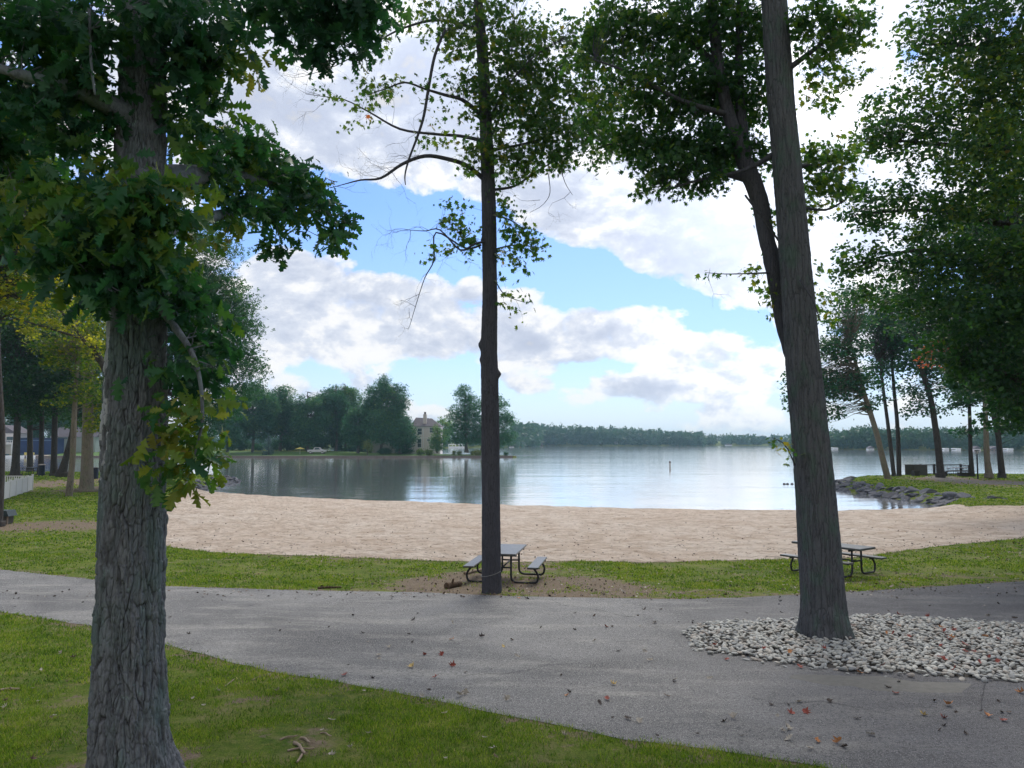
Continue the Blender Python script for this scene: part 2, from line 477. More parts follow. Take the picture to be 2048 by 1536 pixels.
# path on the right hand point
M['farpath'] = simple('gravel_path', (.13, .115, .10), .95, .25, 4, .3)
fp = sheet('gravel_path', gpoly([(1852,951.6),(1850,955),(1880,962),(1925,966.5),(1990,968),(2100,972),(2100,966),(1990,963),(1935,960),(1905,956.5),(1925,952.4),(1990,951.6),(1900,950.7)], jit=.1, seed=9), .03, M['farpath'], step=1.0); tag(fp, kind='structure')

# ------------------------------------------------------------------ water
def water_material():
    t = NT('lake_water')
    n1 = t.noise(t.coord((.16, 1.0, 1)), 1.5, 3, .5, .3)
    n2 = t.noise(t.coord((.10, .5, 1)), .33, 3, .5, .2)
    n3 = t.noise(t.coord((.012, .05, 1)), .5, 2, .5)
    h = t.math('ADD', t.math('MULTIPLY', n1, .35), n2)
    amp = t.ramp(n3, [(.3, .35), (.7, 1)])
    h = t.math('MULTIPLY', h, amp)
    p = t.bsdf((.040, .066, .070), .06, t.bump(h, .22, .32), .5)
    p.inputs['IOR'].default_value = 1.6
    p.inputs['Metallic'].default_value = .85; p.inputs['Base Color'].default_value = (.84, .88, .91, 1)
    return t.done(p.outputs[0])
M['water'] = water_material()
wm = MB(); wm.add([(-4000,-100,0),(4000,-100,0),(4000,6000,0),(-4000,6000,0)], [(0,1,2,3)])
wo = wm.build('lake_water', M['water']); tag(wo, kind='structure')

# ------------------------------------------------------------------ sky
world = bpy.data.worlds.new('World'); scene.world = world; world.use_nodes = True
world.cycles.sampling_method = 'MANUAL'; world.cycles.sample_map_resolution = 256
wt = world.node_tree; wt.nodes.clear()
SUN_AZ, SUN_EL = R(14), R(47)      # azimuth clockwise from straight ahead
class WN(NT):
    def __init__(s): s.t = wt
w = WN()
out = w.n('ShaderNodeOutputWorld'); bg = w.n('ShaderNodeBackground'); w.l(bg.outputs[0], out.inputs[0])
sky = w.n('ShaderNodeTexSky', sky_type='NISHITA'); sky.sun_disc = False
sky.sun_elevation = SUN_EL; sky.sun_rotation = SUN_AZ; sky.air_density = 1.0; sky.dust_density = .6; sky.ozone_density = 1.5
SKY = .11; EXPO = .50; KX = 2**-(EXPO + .10)
bg.inputs['Strength'].default_value = SKY
tc = w.n('ShaderNodeTexCoord'); sx = w.n('ShaderNodeSeparateXYZ'); w.l(tc.outputs['Generated'], sx.inputs[0])
az = w.math('ARCTAN2', sx.outputs['X'], sx.outputs['Y']); el = w.math('ARCSINE', sx.outputs['Z'])
def azel(px, py):
    d = ray(px, py); d = d/np.linalg.norm(d); return math.atan2(d[0], d[1]), math.asin(d[2])
cmb = w.n('ShaderNodeCombineXYZ'); w.l(w.math('MULTIPLY', az, 1.0), cmb.inputs[0]); w.l(w.math('MULTIPLY', el, 1.55), cmb.inputs[1])
big = w.noise(cmb.outputs[0], 5.5, 8, .58, .25)
med = w.noise(cmb.outputs[0], 13, 9, .66, .2)
puff = w.n('ShaderNodeTexVoronoi', feature='F1'); w.l(cmb.outputs[0], puff.inputs['Vector'])
wv = w.n('ShaderNodeVectorMath', operation='MULTIPLY_ADD')
nzc = w.n('ShaderNodeTexNoise'); w.l(cmb.outputs[0], nzc.inputs['Vector']); nzc.inputs['Scale'].default_value = 26; nzc.inputs['Detail'].default_value = 6
w.l(nzc.outputs['Color'], wv.inputs[0]); wv.inputs[1].default_value = (.03, .03, 0); w.l(cmb.outputs[0], wv.inputs[2])
w.l(wv.outputs[0], puff.inputs['Vector']); puff.inputs['Scale'].default_value = 24
puffh = w.math('SUBTRACT', 1.0, w.math('MULTIPLY', puff.outputs['Distance'], 1.5))
def gauss(px, py, rx, ry, amt, rot=0):
    a0, e0 = azel(px, py); sa, se = rx/F, ry/F
    da = w.math('SUBTRACT', az, a0); de = w.math('SUBTRACT', el, e0)
    c, s = math.cos(rot), math.sin(rot)
    u = w.math('ADD', w.math('MULTIPLY', da, c/sa), w.math('MULTIPLY', de, s/sa))
    v = w.math('SUBTRACT', w.math('MULTIPLY', de, c/se), w.math('MULTIPLY', da, s/se))
    q = w.math('ADD', w.math('MULTIPLY', u, u), w.math('MULTIPLY', v, v))
    return w.math('MULTIPLY', w.math('EXPONENT', w.math('MULTIPLY', q, -1.0)), amt)
tot = w.math('MULTIPLY', w.math('SUBTRACT', big, .5), 2.3)
tot = w.math('ADD', tot, w.math('MULTIPLY', w.math('SUBTRACT', med, .5), .9))
tot = w.math('ADD', tot, w.math('MULTIPLY', w.math('SUBTRACT', puffh, .5), .34))
tot = w.math('ADD', tot, .14)
GS = [ # blue openings
 (740,430,240,75,-.95,0),(880,500,110,60,-.7,0),(600,400,90,60,-.4,0),(1150,545,150,45,-.75,-.25),(1020,500,60,40,-.4,0),(1330,585,110,22,-.5,-.3),(1190,395,60,20,-.4,0),
 (1490,640,90,30,-.45,0),(640,735,130,32,-.35,0),(860,770,110,40,-.45,.0),(1220,730,190,26,-.30,0),(1180,850,260,22,-.15,0),(1010,800,110,22,-.35,0),
 # cloud banks
 (660,590,190,75,.75,0),(560,530,70,30,.5,0),(870,590,70,45,.5,0),(780,680,230,45,.45,0),(1290,640,85,60,.85,0),(1090,690,120,60,.6,0),(1450,720,160,60,.45,0),
 (1350,470,260,90,.65,-.35),(1100,420,120,60,.4,0),(700,250,400,110,.7,0),(1100,200,500,160,.6,0),(1650,350,300,220,.7,0),(1000,0,900,200,.6,0),(1200,780,300,22,.25,0),(560,690,120,50,.35,0)]
for g in GS: tot = w.math('ADD', tot, gauss(*(g[:4]+(g[4]*(.80 if g[0] > 1000 and g[4] < 0 else .90),)+g[5:])))
back = w.math('MULTIPLY', w.math('MAXIMUM', w.math('MULTIPLY', sx.outputs['Y'], -1.0), 0.0), 3.0)
tot = w.math('ADD', tot, w.math('ADD', back, w.math('MAXIMUM', w.math('MULTIPLY', w.math('SUBTRACT', el, .62), 3.0), 0.0)))
mask = w.ramp(tot, [(.02, 0), (.09, .45), (.16, .85), (.30, 1)])
CW = 1/SKY
def C(r, g, b): return (r*CW/10, g*CW/10, b*CW/10)   # ramp colours stay under 1, scaled by ten below
shade = w.math('ADD', w.math('MULTIPLY', w.math('SUBTRACT', med, .5), 1.1), w.math('MULTIPLY', tot, .42))
shade = w.math('SUBTRACT', shade, w.math('MULTIPLY', w.math('SUBTRACT', puffh, .5), .24))
# lit tops: compare the cloud field with itself a little nearer the sun
ofs = w.n('ShaderNodeVectorMath', operation='ADD'); w.l(cmb.outputs[0], ofs.inputs[0]); ofs.inputs[1].default_value = (.004, .020, 0)
big_u = w.noise(ofs.outputs[0], 5.5, 8, .58, .25); med_u = w.noise(ofs.outputs[0], 13, 9, .66, .2)
rel = w.math('ADD', w.math('MULTIPLY', w.math('SUBTRACT', big, big_u), 3.0), w.math('MULTIPLY', w.math('SUBTRACT', med, med_u), 1.5))
shade = w.math('SUBTRACT', shade, w.math('MULTIPLY', rel, 1.0))
cc = w.ramp(shade, [(.0, (1,1,1)), (.10, (.95,.96,.99)), (.26, (.74,.79,.90)), (.46, (.60,.66,.80)), (.7, (.54,.60,.75)), (1, (.68,.68,.69))])
glow = w.math('ADD', gauss(1580,330,260,330,.8), gauss(1200,120,300,170,.3))
glow = w.math('ADD', glow, gauss(760,190,260,110,.05))
sc1 = w.n('ShaderNodeVectorMath', operation='SCALE'); w.l(cc, sc1.inputs[0])
w.l(w.math('MULTIPLY', w.math('ADD', glow, 1.0), CW*KX), sc1.inputs['Scale'])
skc = w.mix(1.0, sky.outputs[0], (.46, .66, 1.02), 'MULTIPLY')
# pale air low over the horizon
low = w.ramp(el, [(0.0, .85), (.05, .55), (.12, .25), (.30, .05)])
skc = w.mix(low, skc, (.90*CW*KX, .96*CW*KX, 1.06*CW*KX))
colr = w.mix(mask, skc, sc1.outputs[0])
# added glow round the hidden sun, out of frame, to light the ground more
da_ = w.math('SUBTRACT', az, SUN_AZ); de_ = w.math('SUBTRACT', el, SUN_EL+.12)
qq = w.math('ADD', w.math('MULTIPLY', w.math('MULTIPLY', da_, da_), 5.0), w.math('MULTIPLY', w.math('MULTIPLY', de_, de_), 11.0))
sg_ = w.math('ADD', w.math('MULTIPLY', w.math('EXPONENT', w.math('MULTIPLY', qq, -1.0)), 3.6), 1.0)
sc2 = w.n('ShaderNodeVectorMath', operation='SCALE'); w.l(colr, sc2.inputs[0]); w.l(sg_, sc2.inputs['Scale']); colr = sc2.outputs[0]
# cloud cover thins to a plain bright overcast away from the modelled half
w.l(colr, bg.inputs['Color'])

sun = bpy.data.lights.new('sun', 'SUN'); sun.energy = 1.5; sun.angle = R(24); sun.color = (1, .92, .80)
so = bpy.data.objects.new('sun', sun); COL.objects.link(so); so.location = (0, 0, 60)
dirv = Vector((math.sin(SUN_AZ)*math.cos(SUN_EL), math.cos(SUN_AZ)*math.cos(SUN_EL), math.sin(SUN_EL)))
so.rotation_euler = dirv.to_track_quat('Z', 'Y').to_euler()

# ------------------------------------------------------------------ haze
t = NT('haze_air'); pv = t.n('ShaderNodeVolumePrincipled')
pv.inputs['Color'].default_value = (.52, .82, 1, 1); pv.inputs['Density'].default_value = .00022; pv.inputs['Anisotropy'].default_value = .2
t.l(pv.outputs[0], t.out.inputs['Volume'])
hb = MB(); hb.box(-3000, 3400, -90, 3300, -2.6, 46)
hz = hb.build('haze', t.m); tag(hz, kind='stuff')

scene.view_settings.view_transform = 'Standard'; scene.view_settings.look = 'None'
scene.view_settings.gamma = 1; scene.view_settings.exposure = EXPO + .14
scene.cycles.use_denoising = True
scene.cycles.max_bounces = 4; scene.cycles.diffuse_bounces = 3; scene.cycles.glossy_bounces = 2
scene.cycles.transmission_bounces = 3; scene.cycles.transparent_max_bounces = 4; scene.cycles.volume_bounces = 0
scene.cycles.sample_clamp_indirect = 6
scene.cycles.use_adaptive_sampling = True; scene.cycles.adaptive_threshold = .02
# ------------------------------------------------------------------ leaves
def unit(a): return a/np.linalg.norm(a, axis=-1, keepdims=True)
def tmpl_oak():
    ys = [0, .13, .25, .33, .47, .55, .70, .78, .90, 1.0]
    ws = [.012, .07, .23, .09, .33, .12, .30, .12, .17, .0]
    up = [0, 0, .07, 0, .09, 0, .09, 0, .05, 0]
    V = []; 
    for y, q, u in zip(ys, ws, up):
        z = -.25*y*y
        V += [(-q, y+u, z+q*.35), (0, y, z), (q, y+u, z+q*.35)]
    Fc = []
    for i in range(len(ys)-1):
        a = 3*i; b = 3*i+3
        Fc += [(a, a+1, b+1), (a, b+1, b), (a+1, a+2, b+2), (a+1, b+2, b+1)]
    return np.array(V), np.array(Fc)
def tmpl_maple():
    ang = [-150, -110, -78, -52, -32, -14, 0, 14, 32, 52, 78, 110, 150]
    rad = [.30, .26, .50, .26, .62, .30, .72, .30, .62, .26, .50, .26, .30]
    V = [(0, .30, 0)]
    for a, r in zip(ang, rad):
        V.append((math.sin(R(a))*r, .30+math.cos(R(a))*r, -.22*r*r))
    V.append((0, -.02, 0))
    n = len(V)
    Fc = [(0, i, i+1) for i in range(1, n-1)] + [(0, n-1, 1)]
    return np.array(V), np.array(Fc)
def tmpl_simple():
    V = [(0,0,0),(.30,.32,.04),(.24,.75,-.03),(0,1,-.15),(-.24,.75,-.03),(-.30,.32,.04)]
    return np.array(V, float), np.array([(0,1,5),(1,2,5),(2,4,5),(2,3,4)])
def tmpl_clump():   # a spray of three small leaves, for trees farther off
    V = []; Fc = []
    for k, (dx, dy, a) in enumerate([(-.25,-.1,.6),(.22,0,-.5),(0,.30,.1)]):
        c, s = math.cos(a), math.sin(a)
        for p in [(0,-.28,0),(.2,.02,.06),(0,.34,-.06),(-.2,.05,.03)]:
            V.append((dx+p[0]*c-p[1]*s, .5+dy+p[0]*s+p[1]*c, p[2]+.1*k))
        Fc += [(4*k,4*k+1,4*k+2),(4*k,4*k+2,4*k+3)]
    return np.array(V), np.array(Fc)
OAK, MAPLE, SIMPLE, CLUMP = tmpl_oak(), tmpl_maple(), tmpl_simple(), tmpl_clump()
TAREA = {id(OAK): .30, id(MAPLE): .62, id(SIMPLE): .40, id(CLUMP): .42}

def place(tmpl, pos, dirs, nrm, size):
    """copies of a leaf outline at pos; dirs = along the leaf, nrm = its face"""
    V, Fc = tmpl
    y = unit(dirs); x = unit(np.cross(y, nrm)); z = np.cross(x, y)
    n = len(pos)
    W = pos[:, None, :] + size[:, None, None]*(V[None, :, 0:1]*x[:, None, :] + V[None, :, 1:2]*y[:, None, :] + V[None, :, 2:3]*z[:, None, :])
    FF = (Fc[None] + (np.arange(n)*len(V))[:, None, None])
    return W.reshape(-1, 3), FF.reshape(-1)

class Crown:
    def __init__(s, tmpl, size, up=.9, droop=.45, per=14, spread=.9, flat=.55):
        s.tmpl, s.size, s.up, s.droop, s.per, s.spread, s.flat = tmpl, size, up, droop, per, spread, flat
        s.pos = []; s.cent = []; s.tint = []
    def blob(s, c, r, cover, tint=.35, tv=.16):
        rx, ry, rz = r
        A = math.pi*rx*rz; cover = cover*getattr(s, 'k', 1.0)
        leaf = TAREA[id(s.tmpl)]*s.size**2*.33
        n = max(3, int(cover*A/leaf)); k = max(1, int(n/s.per))
        q = unit(rng.normal(size=(k, 3)))*(rng.random((k, 1))**.42)
        C = np.array(c)[None] + q*np.array([rx, ry, rz])[None]
        wch = rng.integers(0, k, n)
        sg = s.size*s.spread*(.7+.6*rng.random((k, 1)))[wch]
        off = rng.normal(size=(n, 3))*sg; off[:, 2] *= s.flat
        s.pos.append(C[wch]+off); s.cent.append(C)
        ct = tint + rng.normal(size=k)*tv*.6
        s.tint.append(ct[wch] + rng.normal(size=n)*tv*.7)
    def px(s, px, py, rx, ry, Y, dY, cover, tint=.35, tv=.16):
        c = P(px, py, Y); m = pxm(Y)
        s.blob(c, (rx*m, dY, ry*m), cover, tint, tv)
    def build(s, mat, parent, name='crown', origin=None):
        pos = np.concatenate(s.pos); tint = np.concatenate(s.tint); n = len(pos)
        d = rng.normal(size=(n, 3)); d[:, 2] = d[:, 2]*.5 - s.droop
        nr = rng.normal(size=(n, 3)); nr[:, 2] += s.up
        sz = s.size*(.42+.85*rng.random(n)**1.3)
        V, Fl = place(s.tmpl, pos, unit(d), unit(nr), sz)
        if origin is not None: V = V - np.asarray(origin)[None]
        tt = np.repeat(np.clip(tint, 0, 1), len(s.tmpl[0]))
        o = mesh_np(name, V, Fl, 3, mat, parent, smooth=False, attrs={'tint': tt})
        return o

# ------------------------------------------------------------------ trunks
def worley(u, v, nu, seed, jit=.85):
    """cell pattern periodic in u (0..nu); returns F1, F2-F1, id"""
    r = np.random.default_rng(seed); vm = int(v.max())+4; v0 = int(math.floor(v.min()))-2
    J = r.random((nu, vm-v0+4, 3))
    iu = np.floor(u).astype(int); iv = np.floor(v).astype(int)
    f1 = np.full(u.shape, 9.); f2 = np.full(u.shape, 9.); cid = np.zeros(u.shape)
    for du in (-1, 0, 1):
        for dv in (-1, 0, 1):
            cu = iu+du; cv = iv+dv
            j = J[cu % nu, cv-v0]
            d = np.hypot(cu+.5+(j[..., 0]-.5)*jit-u, cv+.5+(j[..., 1]-.5)*jit-v)
            better = d < f1
            f2 = np.where(better, f1, np.minimum(f2, d)); cid = np.where(better, j[..., 2], cid); f1 = np.where(better, d, f1)
    return f1, f2-f1, cid

def vnoise(u, v, nu, seed):
    """smooth noise periodic in u"""
    r = np.random.default_rng(seed); v0 = int(math.floor(v.min()))-1; A = r.random((nu, int(v.max())-v0+4))
    iu = np.floor(u).astype(int); iv = np.floor(v).astype(int); fu = u-iu; fv = v-iv
    fu = fu*fu*(3-2*fu); fv = fv*fv*(3-2*fv)
    g = lambda a, b: A[a % nu, b-v0]
    return (g(iu,iv)*(1-fu)+g(iu+1,iv)*fu)*(1-fv) + (g(iu,iv+1)*(1-fu)+g(iu+1,iv+1)*fu)*fv

def trunk(prof, Y, mat, parent, origin, segs=120, dz=.02, cell=.07, vstr=4.5, depth=.02, knots=(), seed=1, flare=None, strip=None, name='trunk', dY=0.0, wob=.02, shag=0, tw=1.0):
    """prof: list of (px, py, width px) from bottom to top at distance Y (+dY per metre of height)"""
    pts = np.array([list(P(a, b, Y)) + [w_*pxm(Y)/2] for a, b, w_ in prof])
    z0, z1 = pts[0, 2], pts[-1, 2]
    zs = np.arange(z0, z1, dz); nz = len(zs)
    cx = np.interp(zs, pts[:, 2], pts[:, 0]); rr = np.interp(zs, pts[:, 2], pts[:, 3])
    k = max(3, int(.25/dz)) | 1; ker = np.hanning(k+2)[1:-1]; ker /= ker.sum()
    sm = lambda a: np.convolve(np.pad(a, k//2, mode='edge'), ker, 'valid')
    cx, rr = sm(cx), sm(rr)
    cy = Y + dY*(zs-z0)
    th = np.linspace(0, 2*np.pi, segs, endpoint=False)
    T, Zg = np.meshgrid(th, zs)
    Rm = rr.mean(); nu = max(5, int(round(2*np.pi*Rm/cell)))
    U = T/(2*np.pi)*nu; Vv = (Zg-z0)/(cell*vstr)
    wu = (vnoise(U*.9, Vv*2.2, max(1, int(nu*.9)) , seed+5)-.5)*.9 if False else (vnoise(T/(2*np.pi)*nu, Vv*3, nu, seed+5)-.5)*.8
    f1, e, cid = worley(U+wu, Vv+(vnoise(U, Vv*2, nu, seed+6)-.5)*.8, nu, seed)
    vis = np.clip(vnoise(T/(2*np.pi)*nu, Vv*2.5, nu, seed+40)*1.7-.15, .15, 1)
    plate = 1-(1-np.clip(e/(.07+.16*cid), 0, 1)**.6)*vis
    g1, ge, gid = worley(T/(2*np.pi)*(nu*2)+wu*1.3, Vv*3.4+wu*.7, nu*2, seed+51)
    plate2 = np.clip(ge/.22, 0, 1)**.6
    n2 = vnoise(T/(2*np.pi)*nu*4, Vv*6, nu*4, seed+9); n3 = vnoise(T/(2*np.pi)*nu*9, Vv*22, nu*9, seed+10)
    lob = vnoise(T/(2*np.pi)*6, (Zg-z0)*.8, 6, seed+12)-.5
    n4 = vnoise(T/(2*np.pi)*nu*3, Vv*.9, nu*3, seed+14)
    rad = rr[:, None]*tw*(1+.10*lob) + depth*(plate*(.40+.60*cid) + .34*plate2*(.5+gid) + .30*n4 + .32*n2 + .2*n3) - depth*.8
    if shag:                                   # lifted edges of long plates
        rad += shag*np.clip(cid-.55, 0, 1)*2*np.clip(1-f1, 0, 1)*(((Vv) % 1.0)**2)
    if flare:                                  # root flare: height, amount, count
        fh, fa, fc = flare
        hgt = np.clip(1-(Zg-(z0+flare_base))/fh, 0, 1.6)
        rad += fa*hgt**2*(.55+.45*np.cos(fc*T+seed)+.3*np.cos((fc+2)*T+2*seed))
    for kpx, kpy, side, kr, ka in knots:       # knot: picture pos, angle, radius m, lift m
        kz = P(kpx, kpy, Y)[2]; ang = np.angle(np.exp(1j*(T-side)))
        rad += ka*np.exp(-((ang*Rm/kr)**2+((Zg-kz)/kr)**2))
    X = cx[:, None]+rad*np.cos(T); Yv = cy[:, None]+rad*np.sin(T)
    V = np.stack([X, Yv, Zg], -1).reshape(-1, 3) - np.asarray(origin)
    idx = np.arange(nz*segs).reshape(nz, segs); nxt = np.roll(idx, -1, 1)
    Fq = np.stack([idx[:-1], nxt[:-1], nxt[1:], idx[1:]], -1).reshape(-1)
    pale = np.zeros(T.shape)
    if strip:
        for sx_, zA, zB, wd in strip:
            ang = np.angle(np.exp(1j*(T-sx_))); zz = (Zg-zA)/(zB-zA)
            edge = wd*(.7+.6*vnoise(T*0+.3, Zg*7, 2, seed+33))
            pale = np.maximum(pale, (np.abs(ang) < edge)*((zz > 0) & (zz < 1)))
    o = mesh_np(name, V, Fq, 4, mat, parent, smooth=True, attrs={'pale': pale.ravel(), 'cid': cid.ravel(), 'moss': np.clip(1.1-(Zg-z0-flare_base)/.75, 0, 1).ravel(), 'crack': (1-plate*(.55+.45*plate2)).ravel()})
    return o
flare_base = 0.0

class Limbs:
    """branches and twigs of one tree, one mesh"""
    def __init__(s, origin): s.mb = MB(); s.o = np.asarray(origin); s.sk = []
    def limb(s, pl, Y, n=8, jit=0.0):
        """pl: (px, py, width px[, dY])"""
        pts = [P(a[0], a[1], Y+(a[3] if len(a) > 3 else 0)) for a in pl]; rad = [a[2]*pxm(Y)/2 for a in pl]
        # smooth by subdividing (Catmull-Rom)
        out = []; ro = []
        Pq = [pts[0]]+pts+[pts[-1]]
        for i in range(1, len(Pq)-2):
            for k in range(4):
                t = k/4
                q = .5*((2*Pq[i])+(-Pq[i-1]+Pq[i+1])*t+(2*Pq[i-1]-5*Pq[i]+4*Pq[i+1]-Pq[i+2])*t*t+(-Pq[i-1]+3*Pq[i]-3*Pq[i+1]+Pq[i+2])*t**3)
                out.append(q + rng.normal(size=3)*jit); ro.append(rad[i-1]*(1-t)+rad[i]*t)
        out.append(pts[-1]); ro.append(rad[-1])
        s.mb.tube([q-s.o for q in out], ro, n)
        s.sk += out
        return out
    def twigs(s, crown, frac=.7, r0=.012, maxd=3.0, n=4):
        if not s.sk: return
        S = np.array(s.sk); C = np.concatenate(crown.cent)
        C = C[rng.random(len(C)) < frac]
        for c in C:
            d = np.linalg.norm(S-c, axis=1); d2 = d + rng.random(len(d))*.4*crown.size*6
            i = int(np.argmin(d2)); L = d[i]
            if L > maxd or L < .02: continue
            a = S[i]; mid = (a+c)/2 + rng.normal(size=3)*L*.10 + np.array([0, 0, L*.08])
            s.mb.tube([a-s.o, (a*.5+mid*.5)-s.o+rng.normal(size=3)*L*.04, mid-s.o, (mid*.4+c*.6)-s.o+rng.normal(size=3)*L*.04, c-s.o], [r0*(.5+L*.3), r0*.6, r0*.5, r0*.35, r0*.2], n, cap=False)
    def bare(s, start, dirs, L, r, n=3, depth=3):
        """a bare twiggy spray"""
        a = np.array(start); d = unit(np.array(dirs, float))
        pts = [a]
        for k in range(5):
            d = unit(d + rng.normal(size=3)*.28); pts.append(pts[-1]+d*L/5)
        s.mb.tube([q-s.o for q in pts], [r*(1-.16*k) for k in range(6)], 4, cap=False)
        if depth > 0:
            for k in range(n):
                i = int(rng.integers(1, 6)); s.bare(pts[i], d + rng.normal(size=3)*.8, L*.55, r*.5, n, depth-1)
    def build(s, mat, parent, name='branches'):
        return s.mb.build(name, mat, parent, smooth=True)

G_ = lambda *c: c
LF = {}
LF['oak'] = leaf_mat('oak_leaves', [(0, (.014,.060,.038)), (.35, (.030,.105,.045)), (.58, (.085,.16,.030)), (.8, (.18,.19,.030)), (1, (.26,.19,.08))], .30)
LF['maple'] = leaf_mat('maple_leaves', [(0, (.018,.058,.026)), (.4, (.038,.095,.026)), (.7, (.11,.15,.022)), (.88, (.25,.16,.03)), (1, (.32,.07,.04))], .38)
LF['right'] = leaf_mat('broad_leaves', [(0, (.016,.056,.026)), (.35, (.040,.105,.026)), (.62, (.12,.18,.022)), (.85, (.22,.20,.03)), (1, (.30,.10,.04))], .36)
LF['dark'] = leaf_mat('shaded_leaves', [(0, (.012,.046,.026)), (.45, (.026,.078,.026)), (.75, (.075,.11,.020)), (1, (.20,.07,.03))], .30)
LF['point'] = leaf_mat('point_leaves', [(0, (.012,.058,.036)), (.45, (.026,.092,.044)), (.75, (.060,.13,.034)), (1, (.10,.11,.03))], .26)
LF['red'] = leaf_mat('red_leaves', [(0, (.10,.03,.02)), (.5, (.34,.075,.045)), (1, (.48,.16,.08))], .4)
LF['yellow'] = leaf_mat('yellowing_leaves', [(0, (.03,.06,.01)), (.45, (.06,.11,.012)), (.8, (.26,.25,.02)), (1, (.50,.40,.04))], .42)
LF['left'] = leaf_mat('grove_leaves', [(0, (.014,.052,.022)), (.35, (.040,.095,.014)), (.6, (.15,.18,.012)), (.85, (.34,.29,.014)), (1, (.36,.27,.03))], .38)
LF['penin'] = leaf_mat('peninsula_leaves', [(0, (.016,.085,.055)), (.5, (.045,.155,.080)), (.8, (.12,.22,.06)), (1, (.20,.23,.06))], .22)
LF['spruce'] = leaf_mat('spruce_needles', [(0, (.03,.07,.075)), (.5, (.06,.12,.13)), (1, (.12,.19,.20))], .1)
LF['shrub'] = leaf_mat('shrub_leaves', [(0, (.05,.10,.035)), (.5, (.11,.17,.05)), (1, (.24,.25,.10))], .3)
LF['forest'] = leaf_mat('far_forest_leaves', [(0, (.022,.075,.055)), (.5, (.040,.105,.062)), (1, (.08,.13,.06))], .15)

def bark_near():
    t = NT('grey_plated_bark')
    a = t.n('ShaderNodeAttribute'); a.attribute_name = 'pale'; b = t.n('ShaderNodeAttribute'); b.attribute_name = 'cid'
    v = t.coord((1, 1, .3)); fine = t.noise(v, 30, 9, .7); big = t.noise(t.coord((1,1,.5)), 2.6, 5, .6); vert = t.noise(t.coord((1, 1, .08)), 22, 6, .65)
    c = t.mix(vert, (.070,.078,.090), (.23,.25,.28))
    c = t.mix(t.math('MULTIPLY', b.outputs['Fac'], .5), c, (.20,.20,.215))
    c = t.mix(t.ramp(fine, [(.36, .7), (.52, 0)]), c, (.065,.062,.07))
    c = t.mix(t.ramp(big, [(.47, 0), (.60, .55)]), c, (.105,.165,.155))
    c = t.mix(t.ramp(t.noise(t.coord(), 7, 7, .7), [(.62, 0), (.68, .6)]), c, (.24,.33,.31))
    c = t.mix(t.math('MULTIPLY', a.outputs['Fac'], .9), c, t.mix(vert, (.36,.37,.40), (.50,.51,.54)))
    k_ = t.n('ShaderNodeAttribute'); k_.attribute_name = 'crack'
    c = t.mix(t.math('MULTIPLY', k_.outputs['Fac'], .9), c, (.032,.030,.034))
    h = t.math('ADD', t.math('MULTIPLY', fine, .7), vert)
    return t.done(t.bsdf(c, .9, t.bump(h, .9, .014), .15).outputs[0])
BK = {'oak': bark_near(),
      'maple': bark_mat('dark_ridged_bark', (.032,.032,.040), (.10,.102,.118), 22, .10, None, .3, .012),
      'right': bark_mat('furrowed_bark', (.040,.043,.050), (.135,.142,.155), 15, .12, (.07,.13,.095), .45, .02),
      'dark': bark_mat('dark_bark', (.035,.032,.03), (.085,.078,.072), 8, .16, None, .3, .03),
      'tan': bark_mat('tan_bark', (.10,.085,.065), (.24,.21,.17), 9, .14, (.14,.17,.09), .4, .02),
      'far': simple('distant_bark', (.10,.095,.085), .9, .3, 2)}

# ================================================================== 1. big shaggy oak, near left
YO = 6.3
g = Hs(-3.1, YO)
oo = (P(265, 1545, YO)[0], YO, Hs(P(265,1545,YO)[0], YO))
oak = empty('oak_tree', oo, 'massive grey oak with shaggy plated bark in the near left foreground', 'tree', None)
pz = P(0, 1545, YO)[2]
flare_base = .22
trunk([(262,1625,176),(262,1545,176),(257,1450,164),(258,1350,152),(260,1200,142),(266,1000,136),(271,850,136),(273,700,124),(276,600,118),(282,300,106),(288,0,92),(292,-300,74),(298,-800,42)], YO, BK['oak'], oak, oo,
      segs=420, dz=.0065, cell=.046, vstr=8.5, depth=.034, seed=4, flare=(.42,.085,3), strip=[(R(214), P(0,880,YO)[2], P(0,630,YO)[2], .17), (R(232), P(0,930,YO)[2], P(0,800,YO)[2], .07), (R(206), P(0,960,YO)[2], P(0,820,YO)[2], .06)], shag=.018, tw=.78)
lo = Limbs(oo)
lo.limb([(290,360,60,0),(380,350,46,.6),(470,352,34,1.6),(560,372,22,2.6),(640,410,10,3.2),(672,450,4,3.4)], YO)
lo.limb([(290,470,50,0),(400,440,30,.8),(500,420,20,2.0),(600,430,8,2.8)], YO)
lo.limb([(285,250,50,0),(180,190,36,-.4),(80,160,24,-.6),(-60,120,12,-.6)], YO)
lo.limb([(285,480,40,0),(180,440,26,-.3),(60,430,16,-.2),(-80,440,8,0)], YO)
lo.limb([(288,60,50,0),(400,0,36,.5),(540,-40,26,.9),(680,0,14,1.1),(750,40,6,1.2)], YO)
lo.limb([(290,560,30,0),(340,640,16,-.3),(390,720,9,-.45),(405,830,6,-.5),(385,930,4,-.5)], YO)
lo.limb([(285,330,30,0),(290,420,18,-.55),(250,500,12,-.75),(200,580,6,-.8)], YO)
lo.limb([(178,10,6,-.7),(182,120,5,-.75),(190,190,4,-.75)], YO)
cr = Crown(OAK, .165, up=.5, droop=.75, per=13, spread=.62); cr.k = 1.35; cr.jit = 1
O = lambda *a: cr.px(*a)
